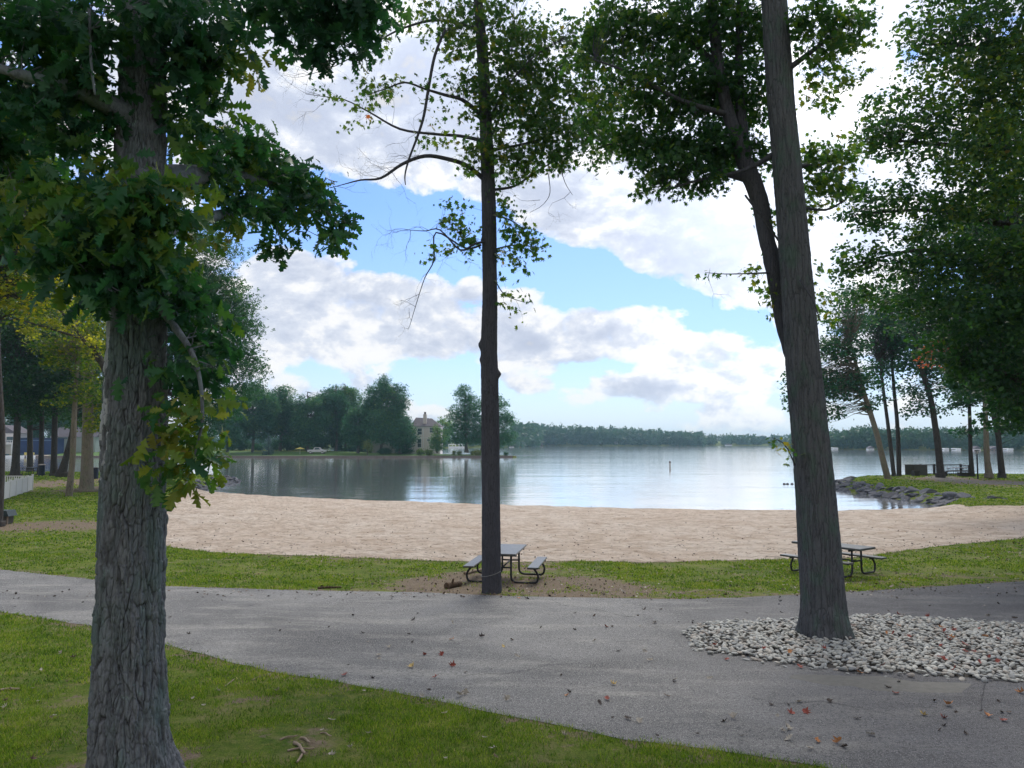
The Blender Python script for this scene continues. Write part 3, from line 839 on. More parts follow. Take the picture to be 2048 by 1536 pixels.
# left mass
for a in [(60,60,110,80,YO-.4,.6,2.2,.25),(180,40,90,70,YO-.6,.5,1.8,.28),(60,170,90,70,YO,.7,2.4,.2),(150,230,90,80,YO-.3,.5,2.0,.25),(30,300,80,60,YO+.2,.8,1.7,.35),
          (150,380,100,70,YO-.6,.4,2.3,.42),(60,430,90,60,YO-.2,.6,1.5,.45),(210,480,95,60,YO-.85,.3,2.2,.30),(150,530,90,60,YO-.7,.4,2.0,.35),(230,570,85,45,YO-.85,.25,2.2,.25),
          (-80,200,160,220,YO+.2,1.2,1.5,.3),(250,400,80,70,YO-.9,.25,2.0,.40),(320,430,70,60,YO-.8,.3,1.8,.48),(300,520,70,55,YO-.8,.3,1.9,.35),(340,370,60,40,YO-.7,.3,1.6,.5),
          (150,120,50,60,YO-.6,.3,1.5,.3),(300,0,70,26,YO-.8,.3,1.4,.15)]: O(*a)
# right of trunk
for a in [(370,90,60,80,YO-.1,.6,2.4,.2),(430,150,60,60,YO+.3,.7,1.9,.42),(400,40,90,50,YO,.7,2.0,.2),(370,200,45,50,YO,.5,1.7,.3),(400,260,60,40,YO+.2,.6,1.5,.4),(490,120,40,50,YO+.8,.6,1.2,.6),
          (350,490,50,60,YO-.2,.4,1.8,.4),(370,590,55,50,YO-.2,.5,2.2,.22),(400,660,50,50,YO-.2,.5,2.4,.2),(380,730,45,45,YO-.2,.4,2.0,.25),
          (360,800,30,40,YO-.4,.3,1.2,.55),(388,860,42,42,YO-.5,.3,1.9,.62),(378,915,48,36,YO-.5,.3,2.0,.58),(345,935,30,22,YO-.5,.2,1.0,.5),(382,968,20,16,YO-.5,.15,1.5,.6),(440,868,20,8,YO-.4,.2,.8,.62),(405,790,26,32,YO-.3,.3,1.0,.66)]: O(*a)
# top overhang
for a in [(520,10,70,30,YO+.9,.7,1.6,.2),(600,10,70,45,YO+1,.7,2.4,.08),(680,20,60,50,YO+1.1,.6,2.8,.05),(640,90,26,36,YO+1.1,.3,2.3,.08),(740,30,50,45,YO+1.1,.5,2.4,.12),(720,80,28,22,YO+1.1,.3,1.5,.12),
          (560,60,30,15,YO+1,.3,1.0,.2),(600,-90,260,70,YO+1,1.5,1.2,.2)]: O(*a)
cr2 = Crown(OAK, .15, up=.5, droop=.4, per=12, spread=.65)
for a in [(430,290,70,40,YO+1.2,.7,1.7,.48),(500,320,70,45,YO+1.8,.7,1.9,.35),(560,340,60,40,YO+2.4,.7,1.9,.3),(600,380,60,50,YO+2.8,.6,2.0,.28),(650,420,40,50,YO+3.1,.5,1.9,.25),(655,475,30,26,YO+3.2,.4,1.7,.28),
          (560,440,50,40,YO+2.6,.6,1.5,.3),(540,480,32,24,YO+2.5,.4,1.6,.28),(480,400,60,40,YO+1.8,.6,1.9,.3),(430,440,50,35,YO+1.2,.6,1.1,.55),(430,350,60,50,YO+1,.6,1.9,.32),(520,260,30,18,YO+2,.4,.5,.45)]: cr2.px(*a)
# crown above the frame
for a in [(250,-350,500,260,YO,2.2,.5,.25),(300,-800,420,260,YO,2.2,.45,.25)]: cr2.px(*a)
cr.pos += cr2.pos; cr.cent += cr2.cent; cr.tint += cr2.tint
cr.build(LF['oak'], oak, origin=oo)
lo.twigs(cr, .25, .010, 1.6)
lo.build(BK['oak'], oak)

# ================================================================== 2. slim maple in the centre
YM = 17.6
mo = (P(981,1180,YM)[0], YM, Hs(0, YM))
mp = empty('maple_tree', mo, 'slim straight dark-barked maple rising in the centre beside the picnic table, leaves only high up', 'tree')
flare_base = .25
trunk([(983,1215,40),(983,1185,39),(982,1120,37),(982,1000,36),(981,860,34),(979,770,33),(978,700,32),(980,600,30),(977,400,28),(974,300,26),(966,120,22),(956,0,18),(945,-150,14),(935,-300,8)], YM, BK['maple'], mp, mo,
      segs=110, dz=.022, cell=.04, vstr=5, depth=.010, seed=9, flare=(.3,.025,4),
      knots=[(962,690,math.pi,.10,.06),(962,720,math.pi,.07,.03),(996,748,0,.08,.07),(975,780,R(250),.08,.03),(968,480,math.pi,.06,.03)])
lm = Limbs(mo)
L1 = lm.limb([(972,362,12,0),(935,332,10,-.2),(895,318,9,-.4),(850,312,8,-.6),(805,328,6.5,-.7),(762,356,5,-.8),(722,360,3.5,-.9),(690,368,2,-.9),(660,376,1.2,-.9)], YM, 6)
L2 = lm.limb([(968,282,9,0),(920,272,7,.3),(868,268,6,.5),(800,258,5,.7),(740,225,3.5,.8),(690,200,2.5,.9),(640,192,1.5,.9),(612,188,1,.9)], YM, 6)
L3 = lm.limb([(960,228,11,0),(925,200,8,-.5),(890,190,7,-.8),(850,178,5,-1),(810,165,4,-1.2),(770,178,2.5,-1.3),(735,190,1.5,-1.3)], YM, 6)
L4 = lm.limb([(890,60,5,-1),(870,110,6,-1),(858,170,6,-1),(848,230,5.5,-1),(836,270,5,-1),(818,318,4,-1),(810,350,3,-1),(811,370,1.5,-1)], YM, 6)
L5 = lm.limb([(960,60,9,0),(880,40,7,.3),(810,55,5,.4),(760,80,4,.5),(720,105,3,.5),(670,132,2,.6),(610,152,1,.6)], YM, 6)
L6 = lm.limb([(985,480,6,0),(950,488,5,-.3),(920,500,4,-.4),(880,460,3,-.5),(850,462,2,-.5),(815,460,1,-.5)], YM, 5)
L7 = lm.limb([(962,490,5,0),(930,496,4,.2),(872,465,3.5,.3),(868,520,3,.3),(850,555,2,.3),(835,600,1.6,.3),(820,650,1,.3)], YM, 5)
for a in [[(985,380,7,0),(1030,372,5,.3),(1070,345,4,.5),(1130,310,2.5,.8),(1210,260,1.5,1)],[(985,300,7,0),(1060,285,5,.2),(1120,262,4,.4),(1200,235,2.5,.5),(1290,190,1.5,.6)],
          [(978,240,6,0),(1010,180,5,-.3),(1060,120,3,-.5),(1120,80,2,-.6)],[(985,500,4,0),(1030,490,3,.2),(1075,495,1.5,.3)],[(985,430,4,0),(1020,440,3,-.2),(1050,460,1.5,-.3)],[(990,560,3,0),(1010,590,2,0),(1050,605,1,0)],
          [(975,290,6,0),(1000,230,5,.2),(1015,150,3,.3),(1030,60,2,.3)],[(1095,340,2,.5),(1100,385,1.6,.5),(1085,410,1,.5),(1060,425,.8,.5)],[(1120,330,2,.5),(1130,365,1.5,.5),(1145,390,.8,.5)]]:
    lm.limb(a, YM, 5)
for pl, k in ((L1, 10), (L2, 5), (L3, 3), (L5, 7), (L6, 6), (L7, 6), (L4, 3)):
    for _ in range(k):
        q = pl[int(rng.integers(len(pl)//3, len(pl)))]
        lm.bare(q, (rng.normal()-.9, rng.normal()*.5, rng.normal()*.8), .55+.5*rng.random(), .0055, 3, 2)
for a, b in ((640,190),(620,150),(700,120),(820,460),(1080,400),(1140,385)):
    lm.bare(P(a, b, YM), (-.6, 0, -.2), .9, .006, 3, 3)
mc = Crown(MAPLE, .15, up=.45, droop=.7, per=7, spread=.8, flat=.8); mc.k = 1.45
MX = lambda *a: mc.px(*a)
for a in [(975,60,110,70,YM,1.3,1.25,.42),(1040,110,70,70,YM,1.2,1.15,.42),(940,180,50,60,YM-.5,.7,.95,.45),(1000,200,60,60,YM,.8,1.5,.42),(1060,230,80,60,YM,1.1,1.25,.40),(1150,200,90,90,YM+.4,1.1,1.05,.38),
          (1100,290,80,50,YM,1,1.6,.35),(1180,290,50,40,YM+.4,1,1.4,.35),(970,290,50,45,YM-.4,.7,1.2,.45),(1040,330,60,36,YM,.9,1.4,.38),(930,320,34,22,YM-.3,.5,.7,.45),(940,345,25,12,YM-.3,.4,.6,.5),
          (900,60,60,50,YM,1,.7,.5),(830,30,60,30,YM,1,.5,.5),(770,90,50,30,YM+.3,.8,.22,.55),(860,180,40,22,YM-.8,.5,.5,.45),(760,180,46,24,YM-1,.5,.75,.42),(740,220,40,16,YM+.6,.4,.5,.5),
          (640,185,30,9,YM+.9,.3,.75,.45),(690,205,36,14,YM+.8,.3,.45,.5),(700,262,20,12,YM+.8,.3,.5,.6),(870,220,30,24,YM-.6,.5,.35,.5),(880,275,24,22,YM+.3,.3,.55,.6),(800,160,30,22,YM,.4,.3,.5),(830,285,20,12,YM,.3,.4,.5),
          (900,408,20,14,YM-.3,.3,.8,.4),(908,440,34,18,YM-.4,.4,.9,.4),(930,465,36,20,YM-.3,.4,1.3,.4),(940,495,30,12,YM,.4,.8,.4),(895,500,26,10,YM,.3,.8,.45),(858,500,14,14,YM+.2,.2,.8,.45),(930,520,20,9,YM,.3,.4,.45),(842,520,8,6,YM,.1,.6,.5),
          (1010,440,26,30,YM-.2,.4,1.1,.4),(1050,480,38,26,YM+.1,.4,1.5,.38),(1015,510,26,22,YM,.4,1.1,.4),(1075,500,20,16,YM+.3,.3,.9,.4),(1040,530,30,10,YM,.3,.8,.4),(1005,400,26,16,YM,.4,.8,.45),
          (1008,570,14,30,YM,.2,.7,.45),(1020,610,14,14,YM,.2,.6,.5),(1055,592,22,12,YM,.2,.5,.45),(1080,75,80,40,YM+.6,1,.6,.45),(1040,640,10,4,YM,.1,.1,.5),(1150,90,80,60,YM+.5,1.1,.9,.4),(1210,190,60,60,YM+.6,1.1,.9,.38),(1080,160,70,60,YM+.3,1,.9,.4),(1230,300,40,26,YM+.6,.8,.9,.38)]: MX(*a)
for a in [(960,-120,240,110,YM,1.8,.45,.4),(950,-330,160,110,YM,1.5,.4,.4)]: MX(*a)
mc.build(LF['maple'], mp, origin=mo)
lm.twigs(mc, .8, .0055, 1.8)
lm.build(BK['maple'], mp)

# wire loop hung round the trunk
t_ = MB(); c0 = P(982,1146,YM); pts = []
for k in range(37):
    a = 2*math.pi*k/36; pts.append((.222*math.cos(a), .222*math.sin(a), .06*math.cos(a+.3)+.035*math.sin(a)))
t_.tube(pts, .008, 5, cap=False)
ro = t_.build('wire_loop', simple('dull_wire', (.22,.22,.21), .5, .2, 30, .2, .5, .6), loc=(float(np.interp(c0[2], [c0[2]], [P(982,1146,YM)[0]])), YM, c0[2]), smooth=True)
tag(ro, 'thin dull wire loop sagging round the foot of the central maple', 'wire')

# ================================================================== 3. tall leaning tree, right of centre
YR = 12.9
ro_ = (P(1648,1245,YR)[0], YR, Hs(P(1648,1245,YR)[0], YR))
rt = empty('forked_tree', ro_, 'tall leaning tree with a forked limb, mossy at its base in the pale stone bed', 'tree')
flare_base = .3
trunk([(1650,1300,102),(1648,1245,98),(1645,1190,90),(1640,1120,88),(1633,1000,82),(1620,870,76),(1611,780,73),(1597,600,68),(1580,400,61),(1562,200,57),(1549,0,54),(1530,-260,46),(1510,-560,30)], YR, BK['right'], rt, ro_,
      segs=260, dz=.012, cell=.036, vstr=9, depth=.014, seed=21, tw=.90, flare=(.36,.055,4), knots=[(1590,400,R(250),.16,.03),(1640,1225,R(262),.10,.05),(1600,980,R(240),.08,.02)])
lr = Limbs(ro_)
LL = lr.limb([(1612,790,34,.12),(1590,720,34,.3),(1566,640,34,.38),(1548,540,33,.42),(1532,470,33,.45),(1518,400,36,.48),(1500,350,38,.5),(1478,290,30,.55),(1450,200,26,.6),(1430,80,24,.7),(1420,-60,16,.7),(1400,-200,8,.7)], YR, 14, .006)
for a in [[(1495,340,26,.5),(1480,200,22,.7),(1478,60,16,.8),(1480,-80,8,.8)],[(1500,360,18,.5),(1400,330,12,.9),(1300,290,8,1.2),(1210,290,4,1.4)],[(1460,230,16,.6),(1360,200,10,.2),(1270,150,7,0),(1190,120,3,0)],
          [(1560,300,14,0),(1490,340,9,.2),(1400,360,6,.3),(1330,380,3,.3)],[(1450,150,14,.6),(1380,80,9,1),(1300,40,6,1.2)],[(1560,150,16,0),(1640,90,10,-.4),(1700,40,6,-.5)],[(1575,330,12,0),(1640,330,7,.5),(1700,300,4,.7)],
          [(1550,545,5,.4),(1500,547,3,.2),(1450,548,2,.1),(1410,545,1,0)],[(1590,930,3,-.1),(1570,890,2,-.4),(1545,875,1,-.5)],[(1583,410,10,0),(1650,420,5,.5),(1690,400,3,.6)],
          [(1570,500,5,.3),(1535,450,4,.2),(1490,390,5,.2)],[(1600,560,4,-.3),(1625,600,3,-.4),(1640,640,2,-.4)]]:
    lr.limb(a, YR, 6)
for b_ in [(1230,300),(1420,540),(1640,200),(1060,330)]: lr.bare(P(b_[0], b_[1], YR), (-.3, 0, -.5), .6, .004, 3, 2)
rc = Crown(MAPLE, .125, up=.5, droop=.7, per=10, spread=.8, flat=.7); rc.k = 1.9
for a in [(1230,60,80,70,YR+.6,.9,1.5,.28),(1330,60,90,70,YR+.8,1,2.3,.22),(1430,60,80,80,YR+.9,.9,2.0,.22),(1260,180,70,60,YR+.3,.8,1.25,.30),(1350,180,80,70,YR+.7,.9,2.4,.2),(1440,190,70,70,YR+1.0,.8,2.6,.15),
          (1230,270,60,40,YR+.9,.7,1.5,.28),(1310,290,70,50,YR+.8,.7,2.2,.22),(1400,300,70,50,YR+.7,.7,2.8,.15),(1330,345,70,34,YR+.5,.6,2.0,.24),(1400,360,50,26,YR+.5,.5,2.2,.2),(1470,300,50,50,YR+.9,.6,2.3,.18),
          (1290,375,30,10,YR+.3,.3,1.0,.3),(1330,390,50,10,YR+.3,.3,.9,.3),(1510,60,50,70,YR+1,.6,1.7,.3),(1520,200,40,60,YR+1,.6,1.6,.25),(1520,310,32,40,YR+.9,.5,1.5,.3),(1170,120,40,60,YR+.8,.7,.9,.35),(1180,230,40,40,YR+.8,.6,1.0,.35),
          (1620,40,50,50,YR-.3,.6,1.8,.32),(1690,50,50,40,YR-.4,.6,1.5,.35),(1660,110,60,36,YR-.3,.6,1.4,.4),(1720,30,30,34,YR,.4,1.1,.4),(1640,170,50,26,YR,.5,.8,.5),(1700,170,46,22,YR,.5,.5,.5),(1740,80,16,26,YR,.3,.5,.4),
          (1630,320,40,40,YR+.4,.5,1.4,.35),(1680,320,50,34,YR+.6,.5,1.2,.42),(1650,370,50,30,YR+.5,.5,1.5,.4),(1630,410,34,18,YR+.4,.3,.9,.45),(1690,380,40,22,YR+.7,.4,.8,.5),(1610,450,12,40,YR+.4,.2,.5,.45),
          (1540,440,18,60,YR+.7,.3,.7,.45),(1500,545,28,10,YR+.2,.3,1.0,.55),(1530,580,18,26,YR+.4,.3,.9,.5),(1410,546,12,6,YR,.1,1.0,.5),(1440,546,8,4,YR,.1,.4,.5),(1556,620,12,50,YR+.7,.2,.6,.55),
          (1640,590,16,40,YR+.5,.3,.7,.5),(1650,640,22,20,YR+.5,.3,.7,.6),(1625,540,10,30,YR+.5,.2,.5,.45),(1660,200,30,30,YR,.3,.5,.5),(1545,878,8,7,YR-.5,.1,1.2,.45),(1562,895,10,9,YR-.4,.1,1.1,.65),(1580,912,9,8,YR-.3,.1,1.0,.6),(1572,930,6,6,YR-.3,.1,.5,.45),
          (1430,-120,330,110,YR+.7,1.6,.7,.25),(1500,-420,260,160,YR,1.6,.5,.25)]: rc.px(*a)
rc.build(LF['right'], rt, origin=ro_)
lr.twigs(rc, .55, .006, 1.5)
lr.build(BK['maple'], rt)
# ================================================================== trees farther off
def simple_tree(name, label, Y, prof, blobs, leaf, tmpl, lmat, bmat, limbs=(), group=None, cat='tree', up=.6, droop=.3, per=10, spread=.9, twig=.25, flare=None, segs=18, tj=None, r0=.03):
    """prof: trunk (px,py,w) bottom first; blobs: (px,py,rx,ry,dY,depth m,cover,tint)"""
    x0, y0, w0 = prof[0]
    b = P(x0, y0, Y); gz = Hs(b[0], Y); org = (b[0], Y, gz)
    t = empty(name, org, label, cat, group)
    L = Limbs(org)
    n0 = len(L.sk)
    base = [(x0, y0+8*(1 if Y < 150 else .3), w0*1.25)] + list(prof)
    if Y < 130: base.insert(1, (x0, y0-1, w0*1.25))
    L.limb(base, Y, segs)
    tr = L.mb.build('trunk', bmat, t, smooth=True)
    L2 = Limbs(org); L2.sk = list(L.sk)
    for pl in limbs: L2.limb(pl, Y, 6)
    c = Crown(tmpl, leaf, up=up, droop=droop, per=per, spread=spread); c.k = .92 if name in ('broad_oak', 'shade_tree') else 1.0
    for (px, py, rx, ry, dY, dep, cov, tint) in blobs: c.px(px, py, rx, ry, Y+dY, dep, cov, tint)
    if blobs: c.build(lmat, t, origin=org)
    if twig and blobs: L2.twigs(c, twig, r0, 9)
    if L2.mb.v: L2.build(bmat, t)
    return t

def auto_blobs(x0, x1, y0, y1, cov=1.6, tint=.4, dep=3.5, n=13, seed=0, tv=.14):
    """uneven crown filling a picture box"""
    r = random.Random(seed); out = []
    cx, cy, rx, ry = (x0+x1)/2, (y0+y1)/2, (x1-x0)/2, (y1-y0)/2
    for k in range(n):
        a = 2*math.pi*(k+.5*r.random())/n*2.4; q = .25+.5*r.random()
        out.append((cx+rx*.78*q*1.25*math.cos(a), cy+ry*.78*q*1.25*math.sin(a), rx*r.uniform(.26,.42), ry*r.uniform(.2,.34), r.uniform(-1,1)*dep*.8, dep*.5, cov*r.uniform(.6,1.2), tint+r.uniform(-tv,tv)))
    return out

# --- overhanging dark trees at the right edge
simple_tree('broad_oak', 'huge dark oak at the right edge, its overhanging crown filling the upper right', 24,
   [(2190,1062,70),(2180,900,60),(2165,700,54),(2150,480,46),(2130,240,36),(2120,0,26),(2110,-300,12)],
   [(1900,40,100,60,0,2,1.6,.35),(2000,60,90,80,-1.5,2,2.2,.30),(1850,110,60,50,.5,1.5,1.3,.32),(1940,170,90,60,-1,2,2.0,.40),(2030,200,70,80,-2,2,2.4,.42),(1800,210,70,45,1,1.5,1.3,.30),(1760,260,60,36,1,1.2,1.5,.28),(1870,260,80,45,0,1.5,2.0,.30),
    (1730,290,36,24,1,1,1.2,.30),(1960,300,80,60,-1.5,2,2.4,.42),(2040,360,70,80,-2,2,2.4,.40),(1780,290,60,22,1.2,1,1.5,.22),(1850,330,60,20,.5,1,1.4,.22),(1720,390,45,28,1.5,1,1.6,.22),(1790,400,60,34,1,1.2,1.8,.22),(1870,400,60,36,0,1.4,1.5,.24),
    (1700,430,26,18,1.5,.8,1.5,.22),(1760,440,60,22,1.5,1,1.7,.2),(1930,420,60,50,-.5,1.5,2.2,.32),(1830,470,60,26,.5,1.2,1.2,.22),(1720,510,50,30,1.5,1,1.6,.24),(1700,545,36,20,1.5,.8,1.3,.22),(1790,530,60,30,1,1.2,1.6,.2),(1880,520,60,40,0,1.5,2.2,.25),
    (1960,520,70,60,-1,2,2.8,.25),(2040,520,60,70,-2,1.5,2.8,.35),(1730,590,50,24,1.5,1,1.3,.26),(1800,600,50,30,1,1.2,1.5,.22),(1870,600,60,40,0,1.5,2.2,.22),(1960,630,80,60,-1,2,3.0,.18),(2050,640,60,70,-2,1.5,3,.22),(1900,690,60,40,0,1.5,2.0,.15),
    (1980,730,80,50,-.5,1.8,3,.10),(2050,780,60,60,-1,1.8,3,.08),(1930,740,40,26,0,1,1.4,.15),(2020,830,50,30,-1,1.5,2.2,.10),(2040,120,60,80,-2,1.5,1.8,.45),(1990,-60,160,60,-1,2.5,1.0,.3),(2200,200,160,300,0,3.5,1.0,.3),(2200,600,150,200,0,3.5,.9,.2),(2050,-260,260,160,0,4,.5,.3)],
   .17, SIMPLE, LF['right'], BK['dark'],
   limbs=[[(2160,620,26,0),(2050,560,18,-1),(1940,520,12,-.5),(1840,500,8,.5),(1740,520,4,1.5)],[(2150,500,26,0),(2040,460,18,-.5),(1930,430,12,0),(1830,420,8,1),(1710,430,3,1.5)],[(2140,330,22,0),(2030,300,15,-1),(1900,290,10,0),(1780,280,5,1)],
          [(2125,150,20,0),(2020,120,14,-1),(1920,90,9,0),(1850,90,4,.5)],[(2170,740,20,0),(2060,760,14,-1),(1980,740,8,-.5),(1920,740,3,0)]], per=11, spread=1.0, twig=.3, r0=.012, segs=24)
simple_tree('shade_tree', 'dark tree farther back at the right edge with low boughs behind the huge oak', 44,
   [(2095,1012,40),(2085,880,34),(2070,760,28),(2060,620,20),(2050,460,10)],
   [(2000,700,80,60,0,3,2.6,.12),(1920,650,70,50,0,3,2.2,.15),(2050,800,60,50,0,3,2.6,.08),(1960,780,50,30,0,2.5,1.8,.10),(2030,850,36,18,0,2,1.8,.10),(1880,600,70,50,0,3,1.8,.2),(1820,560,60,40,1,3,1.4,.2),(2000,600,90,60,0,3,2.6,.15),
    (1840,650,60,30,1,2.5,1.5,.2),(1900,480,90,60,0,3,1.4,.2),(1990,440,90,80,0,3,2.0,.2),(2140,700,90,160,0,4,1.5,.1),(1990,300,110,90,0,3,1.2,.2)],
   .24, SIMPLE, LF['dark'], BK['dark'], limbs=[[(2070,760,16,0),(2000,740,10,0),(1930,700,6,0)]], twig=.15)
simple_tree('red_maple', 'small maple with turning red leaves under the dark boughs at right', 46,
   [(2110,1010,16),(2090,900,13),(2050,800,10),(1990,740,7)],
   [(1880,690,34,15,0,1,1.6,.5),(1850,705,22,14,0,1,1.1,.4),(1915,680,22,12,0,1,1.0,.6),(1862,730,20,10,0,1,.5,.5),(1836,215,12,10,-20,.4,.9,.5) if False else (1900,715,20,8,0,1,.5,.4),(1940,460,16,12,0,.8,1.2,.5)],
   .20, SIMPLE, LF['red'], BK['dark'], limbs=[[(2000,745,7,0),(1940,700,5,0),(1880,692,3,0)],[(2000,745,7,0),(1985,620,5,0),(1940,470,3,0)]], twig=.3)

# --- seven trees on the right hand point
PT = [
 ('left leaning trunk, nearest the rocks on the grassy point', 76, [(1776,958,13),(1766,920,11.5),(1754,870,10.5),(1742,830,10),(1726,780,9),(1712,730,7),(1700,680,4)],
   [(1690,700,46,34,0,3,1.5,.4),(1660,690,24,40,0,2.5,1.2,.4),(1700,640,50,30,1,3,1.4,.45),(1680,770,50,30,0,3,1.5,.28),(1720,760,40,24,0,2.5,1.4,.28),(1650,770,30,40,0,2.5,1.3,.28),(1640,830,22,30,0,2,1.1,.25),(1670,820,26,20,0,2,.6,.25),(1730,810,22,10,0,1.5,.9,.25),(1700,590,50,26,1,3,1.2,.45),(1582,800,16,24,0,1.5,1.2,.3),(1610,760,40,40,0,2,1.2,.3)]),
 ('slim middle trunk of the close trio on the grassy point', 82, [(1788,952,8.5),(1782,900,7.5),(1776,850,7),(1768,790,6),(1760,720,4)],
   [(1760,740,36,24,1,3,1.3,.3),(1770,690,40,30,1,3,1.3,.35),(1750,800,30,12,0,2,.8,.25),(1740,650,50,30,1,3,1.3,.42),(1770,770,22,12,0,2,.9,.25)]),
 ('straight right trunk of the close trio on the grassy point', 83, [(1798,952,9.5),(1797,900,8.5),(1794,840,7.5),(1788,780,6.5),(1782,700,4)],
   [(1790,720,40,24,1,3,1.2,.3),(1780,640,60,36,1,3,1.4,.4),(1800,770,16,14,0,2,.7,.25),(1810,690,30,24,0,3,1.1,.3),(1805,830,6,4,0,.6,.9,.3),(1760,600,50,30,1,3,1.3,.45)]),
 ('thick leaning trunk in front of the dark railing', 80, [(1881,948,15),(1877,900,12.5),(1870,850,11.5),(1862,800,10.5),(1850,760,10),(1838,720,9),(1830,670,6)],
   [(1840,790,34,22,0,2.5,1.1,.22),(1830,820,26,14,0,2,.9,.22),(1860,740,40,30,1,3,1.3,.25),(1830,720,40,26,0,3,1.1,.3),(1875,820,20,14,0,2,1.0,.22),(1820,660,60,40,1,3,1.4,.35),(1890,770,26,18,0,2,.7,.25)]),
 ('slender trunk with two shelves of low leaves, left of the lamp post', 82, [(1944,948,10),(1941,900,7.5),(1940,850,7),(1938,800,6),(1935,740,4)],
   [(1930,800,30,14,0,2.5,1.5,.15),(1938,862,24,9,0,2,1.9,.12),(1920,780,34,18,0,2.5,1.4,.15),(1950,790,26,18,0,2.5,1.5,.15),(1910,810,18,14,0,2,1.1,.15),(1930,750,50,30,0,3,2.2,.15),(1900,700,50,30,0,3,1.8,.2)]),
 ('pale straight trunk with a flared root, right of the lamp post', 78, [(1978,948,14),(1974,915,11),(1972,860,9.5),(1970,800,8.5),(1968,730,6)],
   [(1970,780,30,18,0,2.5,1.5,.15),(1980,730,50,36,0,3,2.2,.15),(1960,700,40,30,0,3,2,.18)]),
 ('dark bowed trunk, farthest right on the grassy point', 79, [(2004,948,13),(2000,910,11),(1996,870,10),(1987,830,9.5),(1978,790,8.5),(1974,730,6)],
   [(2010,790,40,20,0,2.5,2.2,.1),(2030,850,30,16,0,2.5,2.0,.1),(1990,740,50,30,0,3,2.4,.12),(2040,800,36,30,0,3,2.4,.1)]),
]
for i, (lab, Y, prof, bl) in enumerate(PT):
    simple_tree('point_tree', lab, Y, prof, bl, .34, SIMPLE, LF['point'], BK['tan' if i in (0, 5) else 'dark'], limbs=[], group='trees on the grassy point', per=7, spread=1.0, twig=.55, r0=.035)

# --- grove at the left
GV = [
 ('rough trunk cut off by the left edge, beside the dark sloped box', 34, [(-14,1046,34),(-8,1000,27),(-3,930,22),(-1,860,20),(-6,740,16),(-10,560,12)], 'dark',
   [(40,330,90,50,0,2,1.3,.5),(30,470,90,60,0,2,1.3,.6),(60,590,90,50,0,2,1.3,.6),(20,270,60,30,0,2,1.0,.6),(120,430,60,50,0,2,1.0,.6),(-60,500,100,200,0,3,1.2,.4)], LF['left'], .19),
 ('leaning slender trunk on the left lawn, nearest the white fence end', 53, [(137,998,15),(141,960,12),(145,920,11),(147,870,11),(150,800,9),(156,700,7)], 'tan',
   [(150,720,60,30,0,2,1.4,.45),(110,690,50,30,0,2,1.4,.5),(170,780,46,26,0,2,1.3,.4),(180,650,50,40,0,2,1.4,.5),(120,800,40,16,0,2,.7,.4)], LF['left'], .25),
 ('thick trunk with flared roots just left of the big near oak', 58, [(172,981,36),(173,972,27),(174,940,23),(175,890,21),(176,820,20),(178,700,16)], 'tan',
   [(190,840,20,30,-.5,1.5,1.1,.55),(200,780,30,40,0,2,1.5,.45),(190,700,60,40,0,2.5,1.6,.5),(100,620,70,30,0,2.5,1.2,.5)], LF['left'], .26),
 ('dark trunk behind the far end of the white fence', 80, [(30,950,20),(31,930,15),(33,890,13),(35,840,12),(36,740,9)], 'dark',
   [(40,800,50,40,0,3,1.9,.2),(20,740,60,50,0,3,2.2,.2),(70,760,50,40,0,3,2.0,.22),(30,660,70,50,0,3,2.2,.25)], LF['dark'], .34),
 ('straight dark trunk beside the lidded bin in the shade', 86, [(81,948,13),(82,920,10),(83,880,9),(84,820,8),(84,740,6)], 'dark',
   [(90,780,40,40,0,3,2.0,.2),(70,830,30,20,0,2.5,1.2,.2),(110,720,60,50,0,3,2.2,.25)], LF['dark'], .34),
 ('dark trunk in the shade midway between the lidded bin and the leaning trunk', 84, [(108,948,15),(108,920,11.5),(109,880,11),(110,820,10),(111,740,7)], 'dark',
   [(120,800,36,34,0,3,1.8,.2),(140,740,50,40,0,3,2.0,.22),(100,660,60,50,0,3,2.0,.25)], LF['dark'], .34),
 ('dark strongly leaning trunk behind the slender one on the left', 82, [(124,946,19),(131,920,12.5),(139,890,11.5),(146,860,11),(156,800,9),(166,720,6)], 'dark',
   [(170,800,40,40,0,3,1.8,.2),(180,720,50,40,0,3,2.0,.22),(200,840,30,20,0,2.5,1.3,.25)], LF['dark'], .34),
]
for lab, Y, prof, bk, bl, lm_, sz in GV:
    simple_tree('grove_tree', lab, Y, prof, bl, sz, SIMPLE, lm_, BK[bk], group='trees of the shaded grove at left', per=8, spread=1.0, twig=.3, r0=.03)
simple_tree('yellowing_tree', 'tree with bunches of bright yellow leaves beyond the left lawn', 48, [(224,985,14),(222,880,12),(215,760,9),(190,690,6)],
   [(55,660,24,14,0,.8,1.9,.72),(20,600,26,16,0,.8,1.0,.62),(90,610,30,14,0,.8,.5,.4),(108,648,26,16,0,.8,1.6,.72),(60,500,40,20,0,.8,.6,.3),(150,655,26,14,0,1,1.2,.7),(178,680,26,16,0,1,1.5,.72),(190,705,18,16,0,1,1.5,.7),(20,530,50,40,0,2,1.0,.15),(60,560,60,40,0,2,1.0,.12),(30,610,40,30,0,1.5,.9,.3),(110,600,60,40,0,2,.8,.12),(170,730,26,20,0,1.2,.6,.3),(60,420,60,60,0,2,.5,.12)],
   .20, MAPLE, LF['yellow'], BK['dark'], limbs=[[(215,760,9,0),(180,690,6,0),(110,660,4,0),(40,640,2,0)],[(210,740,8,0),(120,620,5,0),(40,560,3,0)]], per=9, spread=.8, twig=.4, r0=.012)
